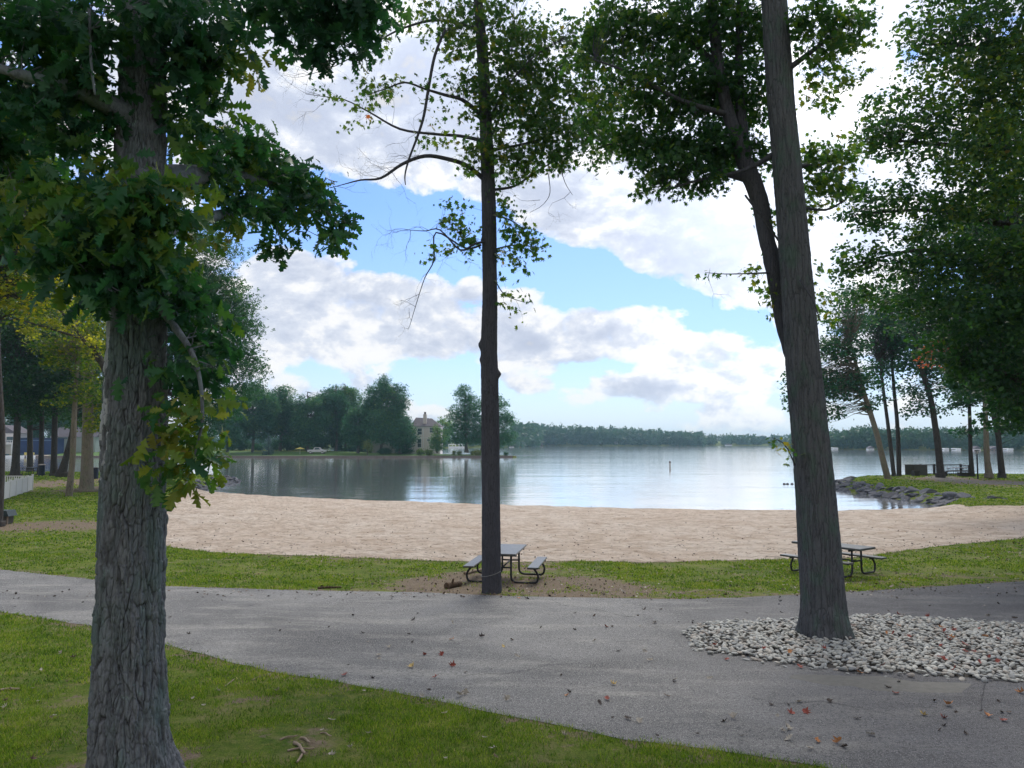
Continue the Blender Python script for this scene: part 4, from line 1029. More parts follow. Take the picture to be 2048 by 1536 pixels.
simple_tree('lakeside_oak', 'full green oak by the shore partly hidden behind the big near oak', 70, [(300,975,20),(310,860,17),(330,760,13),(350,660,9)],
   [(430,560,50,40,0,3,1.8,.5),(470,600,46,36,0,3,1.7,.5),(490,650,42,30,0,3,1.7,.42),(440,640,60,50,0,3,2.2,.4),(470,700,50,36,0,3,2.0,.38),(420,720,60,50,0,3,2.4,.32),(500,740,36,26,0,3,1.7,.35),(380,560,50,60,0,3,2.0,.5),(400,480,50,36,0,3,1.5,.6),
    (480,780,50,26,0,3,1.8,.3),(430,810,50,50,0,3,2.2,.22),(440,500,60,28,0,3,1.3,.58),(460,440,40,20,0,2.5,.8,.6),(360,700,60,80,0,3,2,.3),(300,600,70,100,0,3,1.5,.4),(390,860,40,30,0,3,2,.15)],
   .30, CLUMP, LF['point'], BK['dark'], per=9, spread=1.1, twig=.2)
simple_tree('backdrop_tree', 'dense dark green tree closing the shaded grove behind the yellow bunches', 96, [(60,944,12),(60,860,10),(60,700,7)],
   [(20,560,80,60,0,4,2.2,.35),(100,540,90,60,0,4,2.2,.35),(180,600,70,60,0,4,2.2,.3),(40,480,90,60,0,4,2.2,.4),(110,660,80,50,0,4,2.6,.2),(30,690,70,50,0,4,2.6,.2),(190,700,60,50,0,4,2.4,.2),(100,760,90,40,0,4,2.6,.12),(190,790,50,40,0,4,2.2,.15),(10,780,60,40,0,4,2.4,.12),(60,400,100,60,0,4,1.3,.45),(30,300,80,60,0,4,1.0,.5),(70,820,60,22,0,4,1.9,.1),(180,840,60,20,0,4,1.8,.1)],
   .42, SIMPLE, LF['left'], BK['dark'], per=9, twig=.1)

# --- the peninsula across the water
PN = [ # label, Y, x0, x1, top, bottom, trunk px, leaf tint, cover, group
 ('low dark tree at the left end of the far wooded bank', 226, 415, 500, 790, 896, 455, .30),
 ('round tree left of the blue spruce across the water', 232, 462, 560, 756, 885, 505, .36),
 ('wide dark tree above the blue spruce across the water', 240, 510, 610, 764, 890, 560, .34),
 ('dark tree above the yellow umbrella across the water', 236, 575, 665, 772, 892, 615, .30),
 ('dark tree above the parked pickup across the water', 240, 625, 715, 760, 890, 672, .32),
 ('lighter topped tree behind the tall one on the far bank', 246, 640, 735, 756, 880, 690, .55),
 ('tallest loose crowned tree of the far wooded bank', 226, 712, 826, 748, 888, 762, .40),
 ('dark tree between the pickup and the tallest crown on the far bank', 228, 680, 755, 800, 896, 716, .24),
 ('tall dark tree behind the deck house at the far left', 245, -70, 30, 770, 896, -20, .35),
 ('dark tree behind the blue boathouse at left', 246, 10, 100, 790, 896, 62, .30),
 ('dark tree behind the far bank lawn left of the big oak', 247, 80, 165, 780, 896, 118, .38),
 ('dark tree over the pale cottage left of the big oak', 248, 140, 225, 775, 894, 185, .34),
 ('low tree in front of the beige house wall', 224, 768, 838, 826, 900, 800, .25),
]
for i, (lab, Y, x0, x1, t0, b0, tx, tint) in enumerate(PN):
    bl = auto_blobs(x0, x1, t0, b0, 1.8, tint, 4, 30, seed=i+40, tv=.24) + auto_blobs(x0+6, x1-6, (t0+b0)/2+10, b0+4, 1.8, tint*.6, 3, 9, seed=i+80)
    gpy = 903 if Y < 230 else 900
    simple_tree('bank_tree', lab, Y, [(tx, gpy, 6), (tx+2, 870, 5), (tx+1, (t0+b0)/2, 3.5), (tx, t0+12, 1.5)], bl, .50, CLUMP, LF['penin'], BK['far'], group='trees on the far wooded bank', per=9, spread=1.0, twig=.08, r0=.06)
simple_tree('point_oak', 'lone spreading oak near the tip of the far bank, left of the slim maple trunk', 224, [(933,903,9),(932,890,5.5),(931,860,4.5),(930,820,3),(930,790,1.5)],
   [(930,790,24,18,0,3,1.7,.4),(945,815,30,22,0,3,2.0,.38),(918,830,26,24,0,3,2.0,.35),(950,850,34,26,0,3,2.2,.3),(915,862,24,18,0,3,1.9,.3),(935,880,36,10,0,3,2.4,.2),(905,880,14,8,0,2,1.2,.3),(928,776,14,8,0,2,1.2,.45),(965,870,26,20,0,3,1.8,.3)],
   .46, CLUMP, LF['penin'], BK['far'], per=9, twig=.1, r0=.05)
simple_tree('point_oak', 'lone spreading oak near the tip of the far bank, right of the slim maple trunk', 223, [(962,903,5),(966,885,4),(975,850,3),(985,820,2)],
   [(1000,810,20,14,0,2.5,1.6,.4),(1010,835,22,16,0,2.5,1.8,.36),(990,850,30,22,0,3,2.0,.32),(1022,842,14,10,0,2,1.3,.42),(1010,868,24,16,0,3,1.9,.3),(990,885,26,10,0,3,1.8,.25),(1020,880,14,10,0,2,1.3,.3),(995,795,14,8,0,2,1.1,.45)],
   .46, CLUMP, LF['penin'], BK['far'], per=9, twig=.1, r0=.05)
simple_tree('leafy_tree', 'pale green tree behind the beige house with the chimney', 262, [(885,892,4),(885,860,3),(885,840,2)], auto_blobs(862, 915, 826, 885, 2.0, .72, 4, 14, seed=71), .5, CLUMP, LF['penin'], BK['far'], twig=0)
simple_tree('house_tree', 'bushy green tree against the right corner of the beige house', 222, [(874,904,3),(874,885,2.5),(875,860,1.5)],
   [(875,870,12,16,0,2,2.0,.7),(875,885,17,14,0,2,2.6,.6),(873,856,6,8,0,1,1.4,.75),(876,896,14,6,0,2,2.2,.55)], .38, CLUMP, LF['penin'], BK['far'], twig=0)
simple_tree('young_tree', 'small yellow green tree on the far lawn left of the house', 219, [(735,908,2),(735,895,1.4),(735,886,1)], [(735,893,10,9,0,1.2,1.9,.65),(733,884,6,6,0,1,1.3,.7),(738,900,8,5,0,1,1.5,.6)], .34, CLUMP, LF['shrub'], BK['far'], twig=0)
# blue spruce: tiers of drooping needles
def spruce(px, top, bot, Y, label):
    b = P(px, bot, Y); org = (b[0], Y, Hs(b[0], Y)); t = empty('blue_spruce', org, label, 'tree')
    m = MB(); h = (P(px, top, Y)[2]-org[2]); m.tube([(0,0,-.2),(0,0,h*.9)], [.14,.03], 8); m.build('trunk', BK['far'], t)
    c = Crown(CLUMP, .36, up=.3, droop=.8, per=8, spread=.6, flat=.4)
    for k in range(11):
        f = k/10; r_ = (1-f)*(bot-top)*.36*pxm(Y)+.12; z = org[2]+.4+f*(h-.5)
        c.blob((org[0], Y, z), (r_, r_, .22), 3.0, .5)
    c.build(LF['spruce'], t, origin=org)
spruce(537, 868, 906, 222, 'small blue spruce on the far lawn at the water')

def shrub(name, label, px, py, rx, ry, Y, mat, tint=.5, grp=None, size=.22, spiky=False):
    b = P(px, py+ry, Y); org = (b[0], Y, Hs(b[0], Y)); t = empty(name, org, label, 'shrub', grp)
    c = Crown(SIMPLE if spiky else CLUMP, size, up=.0 if spiky else .5, droop=-1.2 if spiky else .1, per=9, spread=.8, flat=1)
    c.blob((org[0], Y, org[2]+ry*pxm(Y)), (rx*pxm(Y), rx*pxm(Y)*.8, ry*pxm(Y)), 3.2, tint)
    c.blob((org[0], Y, org[2]+ry*pxm(Y)*1.2), (rx*pxm(Y)*.6, rx*pxm(Y)*.6, ry*pxm(Y)*.8), 2.0, tint+.1)
    c.build(mat, t, 'foliage', origin=org)
    m = MB(); m.tube([(0,0,-.1),(0,0,ry*pxm(Y))], [.05,.02], 6); m.build('stem', BK['far'], t)
for a in [('ornamental_grass','left one of two grey green grass clumps below the beige house',841,906,9,5,219.5,.30),('ornamental_grass','right one of two grey green grass clumps below the beige house',857,906,9,5,219.5,.42),
          ('ornamental_grass','yellowish grass clump on the far bank beside the slim maple trunk',954,906,10,4.5,219,.75)]:
    shrub(a[0], a[1], a[2], a[3], a[4], a[5], a[6], LF['shrub'], a[7], 'grass clumps on the far bank', .3, True)
shrub('round_bush', 'little round bush alone near the tip of the far bank', 1012, 905.5, 4.5, 3.5, 218.6, LF['penin'], .35)
for k in range(15):
    px_ = 470+k*25+6*math.sin(k*5); w_ = 17+5*math.sin(k*3.7)
    shrub('undergrowth_bush', 'dark bush in the shade under the far wooded bank', px_, 893+2*math.sin(k*2.1), w_, 8+3*math.sin(k*1.9), 243, LF['penin'], .12, 'dark undergrowth bushes on the far bank', .5)
shrub('low_hedge', 'dark low shrubs along the foot of the beige house', 808, 900, 22, 5, 226, LF['penin'], .15)
shrub('dark_bush', 'dark bush among the trunks left of the house', 770, 900, 16, 6, 224, LF['penin'], .1)
for k, (a, b) in enumerate([(908,902),(919,902),(945,903)]):
    shrub('wispy_shrub', ['reddish wispy shrub below the lone oak, leftmost','reddish wispy shrub below the lone oak, middle','reddish wispy shrub below the lone oak, rightmost'][k], a, b, 4, 4, 221, LF['shrub'], .5, 'wispy shrubs by the lone oak', .22)
# ================================================================== far forests (read as one mass)
def forest(name, line, tops, mat, size, n, depth, seed, label=None):
    """line: world points of the shore edge; tops: picture rows of the tree line along px"""
    r = np.random.default_rng(seed); pos = []; tint = []
    L = np.array(line); seg = np.linalg.norm(np.diff(L, axis=0), axis=1); cum = np.r_[0, np.cumsum(seg)]
    for k in range(n):
        s = r.random()*cum[-1]; i = min(np.searchsorted(cum, s)-1, len(seg)-1); i = max(i, 0); f = (s-cum[i])/seg[i]
        p = L[i]*(1-f)+L[i+1]*f; d = np.linalg.norm(p); u = p/d
        q = p + u*(1.5 + depth*r.random()**1.6)
        px = 1024+F*q[0]/(q[1]*cp)
        row = np.interp(px, tops[0], tops[1]); gz = Hs(q[0], q[1])
        top = P(px, row + r.normal()*.8 + 1.2, q[1])[2]
        hgt = max(4, (top-gz)); hgt *= .84+.16*r.random()
        if k % 5 == 0: hgt *= .6
        w_ = min(hgt*.42, hgt*(.26+.12*r.random())); nl = int(26+10*r.random())
        v = unit(r.normal(size=(nl, 3)))*(.75+.3*r.random((nl, 1)))
        pos.append(np.array([q[0], q[1], gz+hgt*.55]) + v*np.array([w_, w_, hgt*.46])); tint.append(np.full(nl, .1+r.random()*.5)+r.normal(size=nl)*.1)
    pos = np.concatenate(pos); tint = np.concatenate(tint); N = len(pos)
    d = r.normal(size=(N, 3)); d[:, 2] -= .4; nr = r.normal(size=(N, 3)); nr[:, 2] += .5
    V, Fl = place(CLUMP, pos, unit(d), unit(nr), size*(.7+.7*r.random(N)))
    o = mesh_np(name, V, Fl, 3, mat, attrs={'tint': np.repeat(np.clip(tint, 0, 1), len(CLUMP[0]))})
    return tag(o, kind='stuff')
forest('far_forest', [(-260,570),(-120,562),(-30,602),(4,655)], ([500,900,1100],[868,866,862]), LF['forest'], 3.0, 150, 60, 1)
forest('far_forest', [(2,680),(20,770),(26,908),(228,934),(240,1000)], ([900,1030,1090,1150,1240,1320,1400,1440],[845,848,850,852,855,862,867,870]), LF['forest'], 4.4, 800, 120, 2)
forest('far_forest', [(238,1000),(252,1014),(430,1064),(900,1155)], ([1400,1440,1500,1600,1700],[868,870,871,870,868]), LF['forest'], 4.4, 480, 100, 3)
forest('far_forest', [(215,522),(178,488),(200,467),(232,432),(262,397),(322,352)], ([1560,1640,1700,1730,1780,1850,1900,2048,2300],[872,862,856,852,857,855,857,858,855]), LF['forest'], 2.2, 850, 70, 4)

# small far houses and jetties, each a thing
M['white'] = simple('white_paint', (.75,.76,.77), .6, .08, 3, .1)
M['beige'] = simple('beige_siding', (.68,.63,.61), .8, .08, 2, .2)
M['roof'] = simple('grey_shingle', (.12,.11,.125), .9, .25, 3, .3)
M['glass'] = simple('window_glass', (.035,.07,.085), .15, .1, 2, .02, .6)
M['brown'] = simple('brown_siding', (.20,.15,.13), .8, .2, 2, .2)
def far_house(px, gy, w, h, Y, wall, label, grp='houses on the far shore', roof='roof'):
    c = P(px, gy, Y); org = (c[0], Y, Hs(c[0], Y)); t = empty('lake_house', org, label, 'house', grp)
    W, Hh = w*pxm(Y), h*pxm(Y)
    m = MB(); m.box(-W/2, W/2, 0, W*.7, -.3, Hh*.62); m.build('wall', wall, t)
    m = MB(); m.prism([(-W*.56, Hh*.621), (W*.56, Hh*.621), (0, Hh*1.05)], -.4, W*.7+.4); m.build('roof', M[roof], t)
    for k in (-1, 0, 1):
        m = MB(); m.box(k*W*.3-W*.08, k*W*.3+W*.08, -.08, -.005, Hh*.22, Hh*.46); m.build('window', M['glass'], t)
for a in [(1078,889,14,11,880,M['brown'],'small gabled house on the far shore, left of the centre trees'),(1205,889.5,12,9,940,M['white'],'tiny white house on the far shore below the wooded ridge'),(1232,889.5,8,8,940,M['white'],'narrow white house on the far shore, right of the tiny one'),
          (1458,889.5,12,6,1010,M['white'],'white house on the far shore near the gap in the woods'),(1545,890,12,7,1090,M['white'],'pale house on the far shore just left of the forked tree'),
          (1742,892,12,12,440,M['white'],'white gabled house among trees behind the leaning point trunks'),(1954,893,14,14,400,M['beige'],'beige gabled house on the far right shore beside the lamp post'),
          (1992,893,26,14,396,M['brown'],'wide dark house on the far right shore between two trunks'),(1023,884,10,8,640,M['white'],'white house low behind the tip of the wooded bank')]:
    far_house(*a)
for i, (px, Y, w, lab) in enumerate([(915,585,34,'long white boat house across the water under the lone oak'),(1668,462,9,'white dock shed at the left of the right far shore'),(1888,412,9,'white boat house on the right far shore behind the railing'),(1912,404,8,'low white dock shed right of the boat house'),(2015,392,10,'white moored boats shelter at the far right shore')]):
    c = P(px, 890, Y); org = (c[0], Y, 0); t = empty('boat_house', org, lab, 'boat house', 'boat houses on the far shore'); W = w*pxm(Y)
    h_ = 2.6 if i == 0 else .7
    m = MB()
    for k in range(6):
        m = MB(); m.box(-W/2+k*W/5-.2, -W/2+k*W/5+.2, -2, -1.6, -1, h_); m.build('post', M['white'], t)
    m = MB(); m.prism([(-W*.55, h_), (W*.55, h_), (W*.45, h_+.5), (-W*.45, h_+.5)], -2.6, 3); m.build('roof', M['white'], t)
    m = MB(); m.box(-W/2, W/2, -1.5, 2.6, -1, h_*.45); m.build('wall', M['white'], t)

# ------------------------------------------------------------------ peninsula: wall, house, pickup
M['timber'] = simple('weathered_timber', (.17,.14,.125), .9, .35, 3, .4)
M['lawnfar'] = simple('far_lawn', (.075,.15,.03), .95, .3, .5, .2)
lw = sheet('far_lawn', [(-190,217.6),(-120,217.6),(-80,217.6),(-40,217.7),(-.8,217.9),(-2,221),(-6,227),(-21,231),(-34,236),(-90,238),(-190,238)], .03, M['lawnfar'], step=2.0); tag(lw, kind='structure')
sw = empty('sea_wall', (-60, 217, 0), 'timber retaining wall along the edge of the far wooded bank', 'retaining wall')
m = MB(); m.box(-140, 60.2, -.12, .12, -1, .42); m.build('plank_face', M['timber'], sw)
m = MB(); m.box(-140, 60.4, -.25, .25, .425, .50); m.build('cap', simple('wall_cap', (.30,.27,.25), .9, .25, 3), sw)
m = MB()
for k in range(82): m.tube([(-140+k*2.45, -.24, -1), (-140+k*2.45, -.24, .40)], .12, 6)
m.build('pile', M['timber'], sw)

YH = 231.0
hx = P(852, 898, YH)[0]; hz = Hs(hx, YH)
hs = empty('beige_house', (hx, YH, hz), 'two storey beige house with grey roof and tall chimney across the water', 'house')
s_ = pxm(YH)
zz = lambda row: P(852, row, YH)[2]-hz
xx = lambda px: P(px, 880, YH)[0]-hx
Ztop = zz(853)
m = MB(); m.box(xx(822), xx(880), 0, 9, -.6, Ztop); m.build('wall', M['beige'], hs)
m = MB(); m.box(xx(742), xx(821.6), 1.5, 9, -.6, zz(874)); m.build('side_wing', M['beige'], hs)
m = MB(); m.add([(xx(738),.8,zz(874)+.02),(xx(821),.8,zz(874)+.02),(xx(821),9.6,zz(874)+.02),(xx(738),9.6,zz(874)+.02),(xx(752),5,zz(862)),(xx(821),5,zz(862))],[(0,1,5,4),(3,4,5,2),(0,4,3),(1,2,5),(0,3,2,1)]); m.build('wing_roof', M['roof'], hs)
m = MB(); m.add([(xx(819),-.6,Ztop+.03),(xx(883),-.6,Ztop+.03),(xx(883),9.6,Ztop+.03),(xx(819),9.6,Ztop+.03),(xx(828),4.5,zz(834)),(xx(860),4.5,zz(836))],[(0,1,5,4),(3,4,5,2),(0,4,3),(1,2,5),(0,3,2,1)])
rf = m.build('roof', M['roof'], hs)
m = MB(); m.box(xx(845.2), xx(851.8), 1.0, 2.2, Ztop, zz(828)); ch = m.build('chimney', simple('pale_chimney', (.62,.57,.53), .8, .12, 3), rf)
m = MB(); m.tube([(xx(848.5),1.6,zz(828)),(xx(848.5),1.6,zz(823.5))], .3, 10); m.build('chimney_pot', M['roof'], rf)
m = MB(); m.box(xx(821), xx(881), -.10, -.01, Ztop-.35, Ztop-.02); m.box(xx(846.2), xx(847.4), -.09, -.006, -.3, Ztop-.36); m.box(xx(822), xx(846.1), -.09, -.006, zz(876), zz(875.1)); m.box(xx(847.5), xx(880), -.09, -.006, zz(876), zz(875.1)); m.build('trim', M['white'], hs)
for (a, b, c_, d_) in [(835.5,843.5,857,869),(859.5,867.5,855.5,865),(835.5,842.5,878,894.5),(854.5,860,878.5,882)]:
    m = MB(); m.box(xx(a-1), xx(b+1), -.14, -.02, zz(d_+1), zz(c_-1)); wf = m.build('window', M['white'], hs)
    m = MB(); m.box(xx(a), xx(b), -.17, -.142, zz(d_), zz(c_)); m.build('pane', M['glass'], wf)
    m = MB(); m.box(xx(a), xx(b), -.19, -.172, zz((c_+d_)/2)-.04, zz((c_+d_)/2)+.04); m.build('frame', M['white'], wf)

# pickup
YT = 226.0; tx = P(634, 898, YT)[0]; tz = Hs(tx, YT)
tk = empty('pickup_truck', (tx, YT, tz), 'pale silver pickup parked in the shade under the far trees', 'pickup')
m = MB(); m.prism([(-2.6,.5),(-2.6,1.15),(-.9,1.2),(-.6,1.85),(.75,1.9),(1.35,1.3),(2.5,1.12),(2.65,.8),(2.6,.48)][::-1], -.9, .9); m.build('body', simple('silver_paint', (.50,.50,.52), .3, .05, 2, .05, .5), tk, bevel=.06)
m = MB(); m.prism([(-.5,1.24),(-.35,1.76),(.65,1.80),(1.12,1.3)][::-1], -.93, .93); m.build('window', M['glass'], tk)
for a in (-1.7, 1.75):
    for b in (-.85, .85):
        m = MB(); m.tube([(a,b-.12,.38),(a,b+.12,.38)], .38, 18); wh = m.build('wheel', simple('tyre_rubber', (.03,.03,.03), .9), tk)
        m = MB(); m.tube([(a,b-.14,.38),(a,b+.14,.38)], .2, 12); m.build('rim', M['white'], wh)
for b in (-.7, .7):
    m = MB(); m.box(2.58, 2.68, b-.15, b+.15, .78, .98); m.build('headlight', M['white'], tk)
# yellow umbrella and small craft on the far banks
def umbrella(px, py, Y, label, mat):
    c = P(px, py, Y); g = Hs(c[0], Y); t = empty('garden_umbrella', (c[0], Y, g), label, 'umbrella')
    m = MB(); m.tube([(0,0,0),(0,0,1.9)], .04, 8); m.build('pole', M['white'], t)
    m = MB(); n = 10; vs = [(0,0,2.1)]+[(1.5*math.cos(2*math.pi*k/n), 1.5*math.sin(2*math.pi*k/n), 1.55) for k in range(n)]+[(0,0,2.06)]+[(1.48*math.cos(2*math.pi*k/n), 1.48*math.sin(2*math.pi*k/n), 1.5) for k in range(n)]
    m.add(vs, [(0,1+k,1+(k+1)%n) for k in range(n)]+[(n+1,n+2+(k+1)%n,n+2+k) for k in range(n)]); m.build('canopy', mat, t)
M['yellow'] = simple('yellow_fabric', (.42,.38,.08), .7, .15, 3)
umbrella(600, 903, 224, 'low yellow umbrella under the far trees left of the pickup', M['yellow'])

# left far bank: pale house, blue boathouse, boats, kayaks
YL = 222.0
def at2(px, Y, row=905): p = P(px, row, Y); return p[0]
c = at2(14, YL); t = empty('deck_house', (c, YL, Hs(c, YL)), 'pale house with a white railed upper deck at the far left across the channel', 'house')
m = MB(); m.box(-6, .8, 2, 9, -.3, 6.2); m.build('wall', M['beige'], t)
m = MB(); m.prism([(-6.6,6.22),(1.5,6.22),(-2.6,8.6)], 1.6, 9.4); m.build('roof', M['roof'], t)
m = MB(); m.box(-6, 1.5, -.2, 1.98, 3.0, 3.2); m.build('deck', M['white'], t)
m = MB()
for k in range(16): m.box(-6+k*.5-.04, -6+k*.5+.04, -.2, -.1, 3.2, 4.1)
m.box(-6.1, 1.6, -.22, -.06, 4.102, 4.2); m.build('railing', M['white'], t)
for xq in (-5.9, -2.2, 1.35):
    m = MB(); m.box(xq-.12, xq+.12, -.15, .09, 0, 2.998); m.build('post', M['white'], t)
m = MB(); m.box(-1.6, .2, 1.9, 1.995, 3.6, 5.2); m.build('window', M['glass'], t)
c = at2(71, YL); t = empty('blue_boathouse', (c, YL, Hs(c, YL)), 'dark blue boathouse between the shaded trunks at left across the channel', 'boathouse')
M['navy'] = simple('navy_siding', (.020,.040,.115), .7, .2, 1)
m = MB(); m.box(-4.6, 4.6, 0, 6, -.2, 4.6); m.build('wall', M['navy'], t)
m = MB(); m.box(-5.2, 5.2, -.6, 6.6, 4.62, 4.9); m.build('roof', simple('dark_blue_roof', (.03,.045,.08), .8), t)
m = MB(); m.box(-4.6, 4.6, -.08, -.01, 4.0, 4.25); m.build('trim', simple('blue_trim', (.10,.16,.27), .7), t)
c = at2(150, YL+10); t = empty('pale_cottage', (c, YL+10, Hs(c, YL+10)), 'pale cottage beyond the green bank left of the big oak', 'house')
m = MB(); m.box(-7, 6, 0, 8, -.3, 4.6); m.build('wall', simple('pale_green_siding', (.30,.34,.32), .8), t)
m = MB(); m.prism([(-.5,4.62),(8.5,4.62),(4,7.6)], -7.4, 6.4, 'x'); m.build('roof', M['roof'], t)
for k in (-4.5,-1,2.6):
    m = MB(); m.box(k-.7, k+.7, -.08, -.01, 1.6, 3.3); m.build('window', M['glass'], t)
def hull(L, W, Hh):
    m = MB(); n = 12; rings = []
    for i in range(n+1):
        f = i/n*2-1; w_ = W/2*max(.03, (1-abs(f)**2.5)); rings.append([(f*L/2, -w_, Hh), (f*L/2, -w_*.6, .08+.25*abs(f)**3*Hh), (f*L/2, w_*.6, .08+.25*abs(f)**3*Hh), (f*L/2, w_, Hh)])
    vs = [p for r_ in rings for p in r_]; fs = []
    for i in range(n):
        for k in range(3): fs.append((4*i+k, 4*i+k+1, 4*i+5+k, 4*i+4+k))
        fs.append((4*i+3, 4*i, 4*i+4, 4*i+7))
    fs += [(0,3,2,1), (4*n,4*n+1,4*n+2,4*n+3)]
    m.add(vs, fs); return m
for k, (px, lab) in enumerate([(54,'yellow kayak on the far left beach, left of its pair'),(63,'yellow kayak on the far left beach, right of its pair')]):
    c = at2(px, 219.2); t = empty('kayak', (c, 219.2, Hs(c, 219.2)+.05), lab, 'kayak', 'yellow kayaks on the far beach', rz=.3*k+.1)
    hull(1.5, .8, .8).build('hull', simple('yellow_plastic', (.72,.62,.16), .4), t); m = MB(); m.tube([(0,0,.8),(0,0,.86)], .25, 12); m.build('cockpit', M['roof'], t)
for k, (px, L_) in enumerate([(14, 3.4), (42, 2.0), (62, 2.6)]):
    c = at2(px, 214.5); t = empty('motor_boat', (c, 214.5, -.15), ['white motor boat moored at the far left','small pale boat moored below the left kayak','low pale boat moored below the blue boathouse'][k], 'boat', 'boats moored across the channel')
    hull(L_, 1.4, .75).build('hull', M['white'], t); m = MB(); m.prism([(-.5,.75),(.5,.75),(.2,1.2),(-.3,1.2)], -.4, .4); m.build('windscreen', M['glass'], t)
wb = sheet('far_beach', [(-144,217.4),(-131,217.4),(-131,222),(-144,222)], .06, simple('pale_far_sand', (.46,.38,.33), .95), step=1.5); tag(wb, kind='structure')

# ================================================================== lake: marker post and floats
c = P(1340, 933, 160); Yb = 160
d_ = ray(1340, 934.5); tt_ = -CAMZ/d_[2]; bx, by = d_[0]*tt_, d_[1]*tt_
t = empty('marker_post', (bx, by, 0), 'small upright marker post standing alone in the open lake', 'marker post')
m = MB(); m.tube([(0,0,-.8),(0,0,.70)], .16, 12); m.build('post', simple('pale_buoy', (.45,.43,.41), .6), t)
m = MB(); m.tube([(0,0,.705),(0,0,.98),(0,0,1.06)], [.16,.16,.06], 12); m.build('band', simple('dark_band', (.12,.08,.07), .6), t)
for k, px in enumerate([1568.5, 1575, 1584]):
    d_ = ray(px, 968.5); tt_ = -CAMZ/d_[2]
    m = MB(); m.tube([(0,0,-.10),(0,0,-.04),(0,0,.05),(0,0,.11),(0,0,.14)], [.05,.14,.15,.10,.02], 12)
    o = m.build('float', simple('dark_float', (.10,.10,.11), .6), loc=(d_[0]*tt_, d_[1]*tt_, 0), smooth=True)
    tag(o, ['leftmost of three dark floats left of the forked trunk','middle of three dark floats left of the forked trunk','rightmost of three dark floats left of the forked trunk'][k], 'float', 'swimming line floats')
# ================================================================== picnic tables
M['coat'] = simple('dark_coated_steel', (.018,.019,.022), .55, .2, 30, .3, .3)
def slab_material():
    t = NT('perforated_slab'); v = t.coord((1,1,1)); vo = t.n('ShaderNodeTexVoronoi', feature='F1'); vo.inputs['Randomness'].default_value = 0; vo.inputs['Scale'].default_value = 28; t.l(v, vo.inputs['Vector'])
    c = t.mix(t.ramp(vo.outputs['Distance'], [(.30, 1), (.38, 0)]), (.045,.050,.052), (.012,.012,.014))
    c = t.mix(t.ramp(t.noise(v, 5, 6, .7), [(.5, 0), (.75, .5)]), c, (.22,.20,.17))
    return t.done(t.bsdf(c, .34, t.bump(vo.outputs['Distance'], .3, .01), .5).outputs[0])
M['slab'] = slab_material()
def bend(pts, r=.10):
    out = [Vector(pts[0])]
    for a, b, c in zip(pts[:-2], pts[1:-1], pts[2:]):
        a, b, c = Vector(a), Vector(b), Vector(c); u = (a-b).normalized(); v = (c-b).normalized(); rr = min(r, (a-b).length*.45, (c-b).length*.45)
        for k in range(6):
            t = k/5; p0 = b+u*rr; p1 = b+v*rr; out.append(p0*(1-t)**2 + b*2*t*(1-t) + p1*t*t)
    out.append(Vector(pts[-1])); return out
def picnic_table(loc, rz, label, L=1.83, far=False, grp='picnic tables', s=1.0, slab=True):
    t = empty('picnic_table', loc, label, 'picnic table', grp, rz)
    n = 10 if not far else 5
    def slabm(x0, x1, z, th):
        m = MB(); m.box(x0*s, x1*s, -L/2*s, L/2*s, (z-th)*s, z*s); return m
    slabm(-.38, .38, .77, .055).build('tabletop', M['slab'], t, bevel=.012 if not far else 0)
    for q in (-1, 1):
        slabm(min(q*.66, q*.92), max(q*.66, q*.92), .46, .045).build('bench_seat', M['slab'], t, bevel=.010 if not far else 0)
        for e in (-1, 1):
            y = e*L*.34
            m = MB(); m.tube([p*s for p in bend([(q*.22,y,.714),(q*.22,y,.05),(q*.86,y,.045),(q*.90,y,.24),(q*.76,y,.412)], .16)], .026*s, n); m.build('leg', M['coat'], t, smooth=True)
            m = MB(); m.box((q*.66 if q > 0 else -.92)*s, (.92 if q > 0 else -.66)*s, (y-.025)*s, (y+.025)*s, .385*s, .414*s); m.build('bracket', M['coat'], t)
    for e in (-1, 1):
        y = e*L*.34
        m = MB(); m.tube([Vector((-.22,y,.40))*s, Vector((.22,y,.40))*s], .02*s, n); m.tube([Vector((-.36,y,.69))*s, Vector((.36,y,.69))*s], .024*s, n); m.build('crossbar', M['coat'], t, smooth=True)
    m = MB()
    m.tube([Vector((0,-L*.34,.40))*s, Vector((0,L*.34,.40))*s], .018*s, n)
    m.build('stretcher', M['coat'], t, smooth=True)
    return t
Yt = 19.6
tc_ = P(1013, 1120, Yt)[0]
picnic_table((tc_, 19.75, Hs(tc_, 19.75)), R(-9.5), 'dark picnic table right behind the slim central maple')
x2 = P(1668, 1100, 20.9)[0]
picnic_table((x2, 21.0, Hs(x2, 21.0)), R(36), 'dark picnic table behind the leaning forked tree by the sand', L=2.0)
for (px, Y, rz, lab) in [(60, 86, 80, 'dark picnic table in the shaded grove left of the lidded bin'), (1911, 84.0, 75, 'picnic table on the railed deck, left of the planter'), (1927, 86, 80, 'picnic table on the railed deck, above the planter')]:
    xq = P(px, 940, Y)[0]; picnic_table((xq, Y, Hs(xq, Y)), R(rz), lab, far=True, s=1.1)

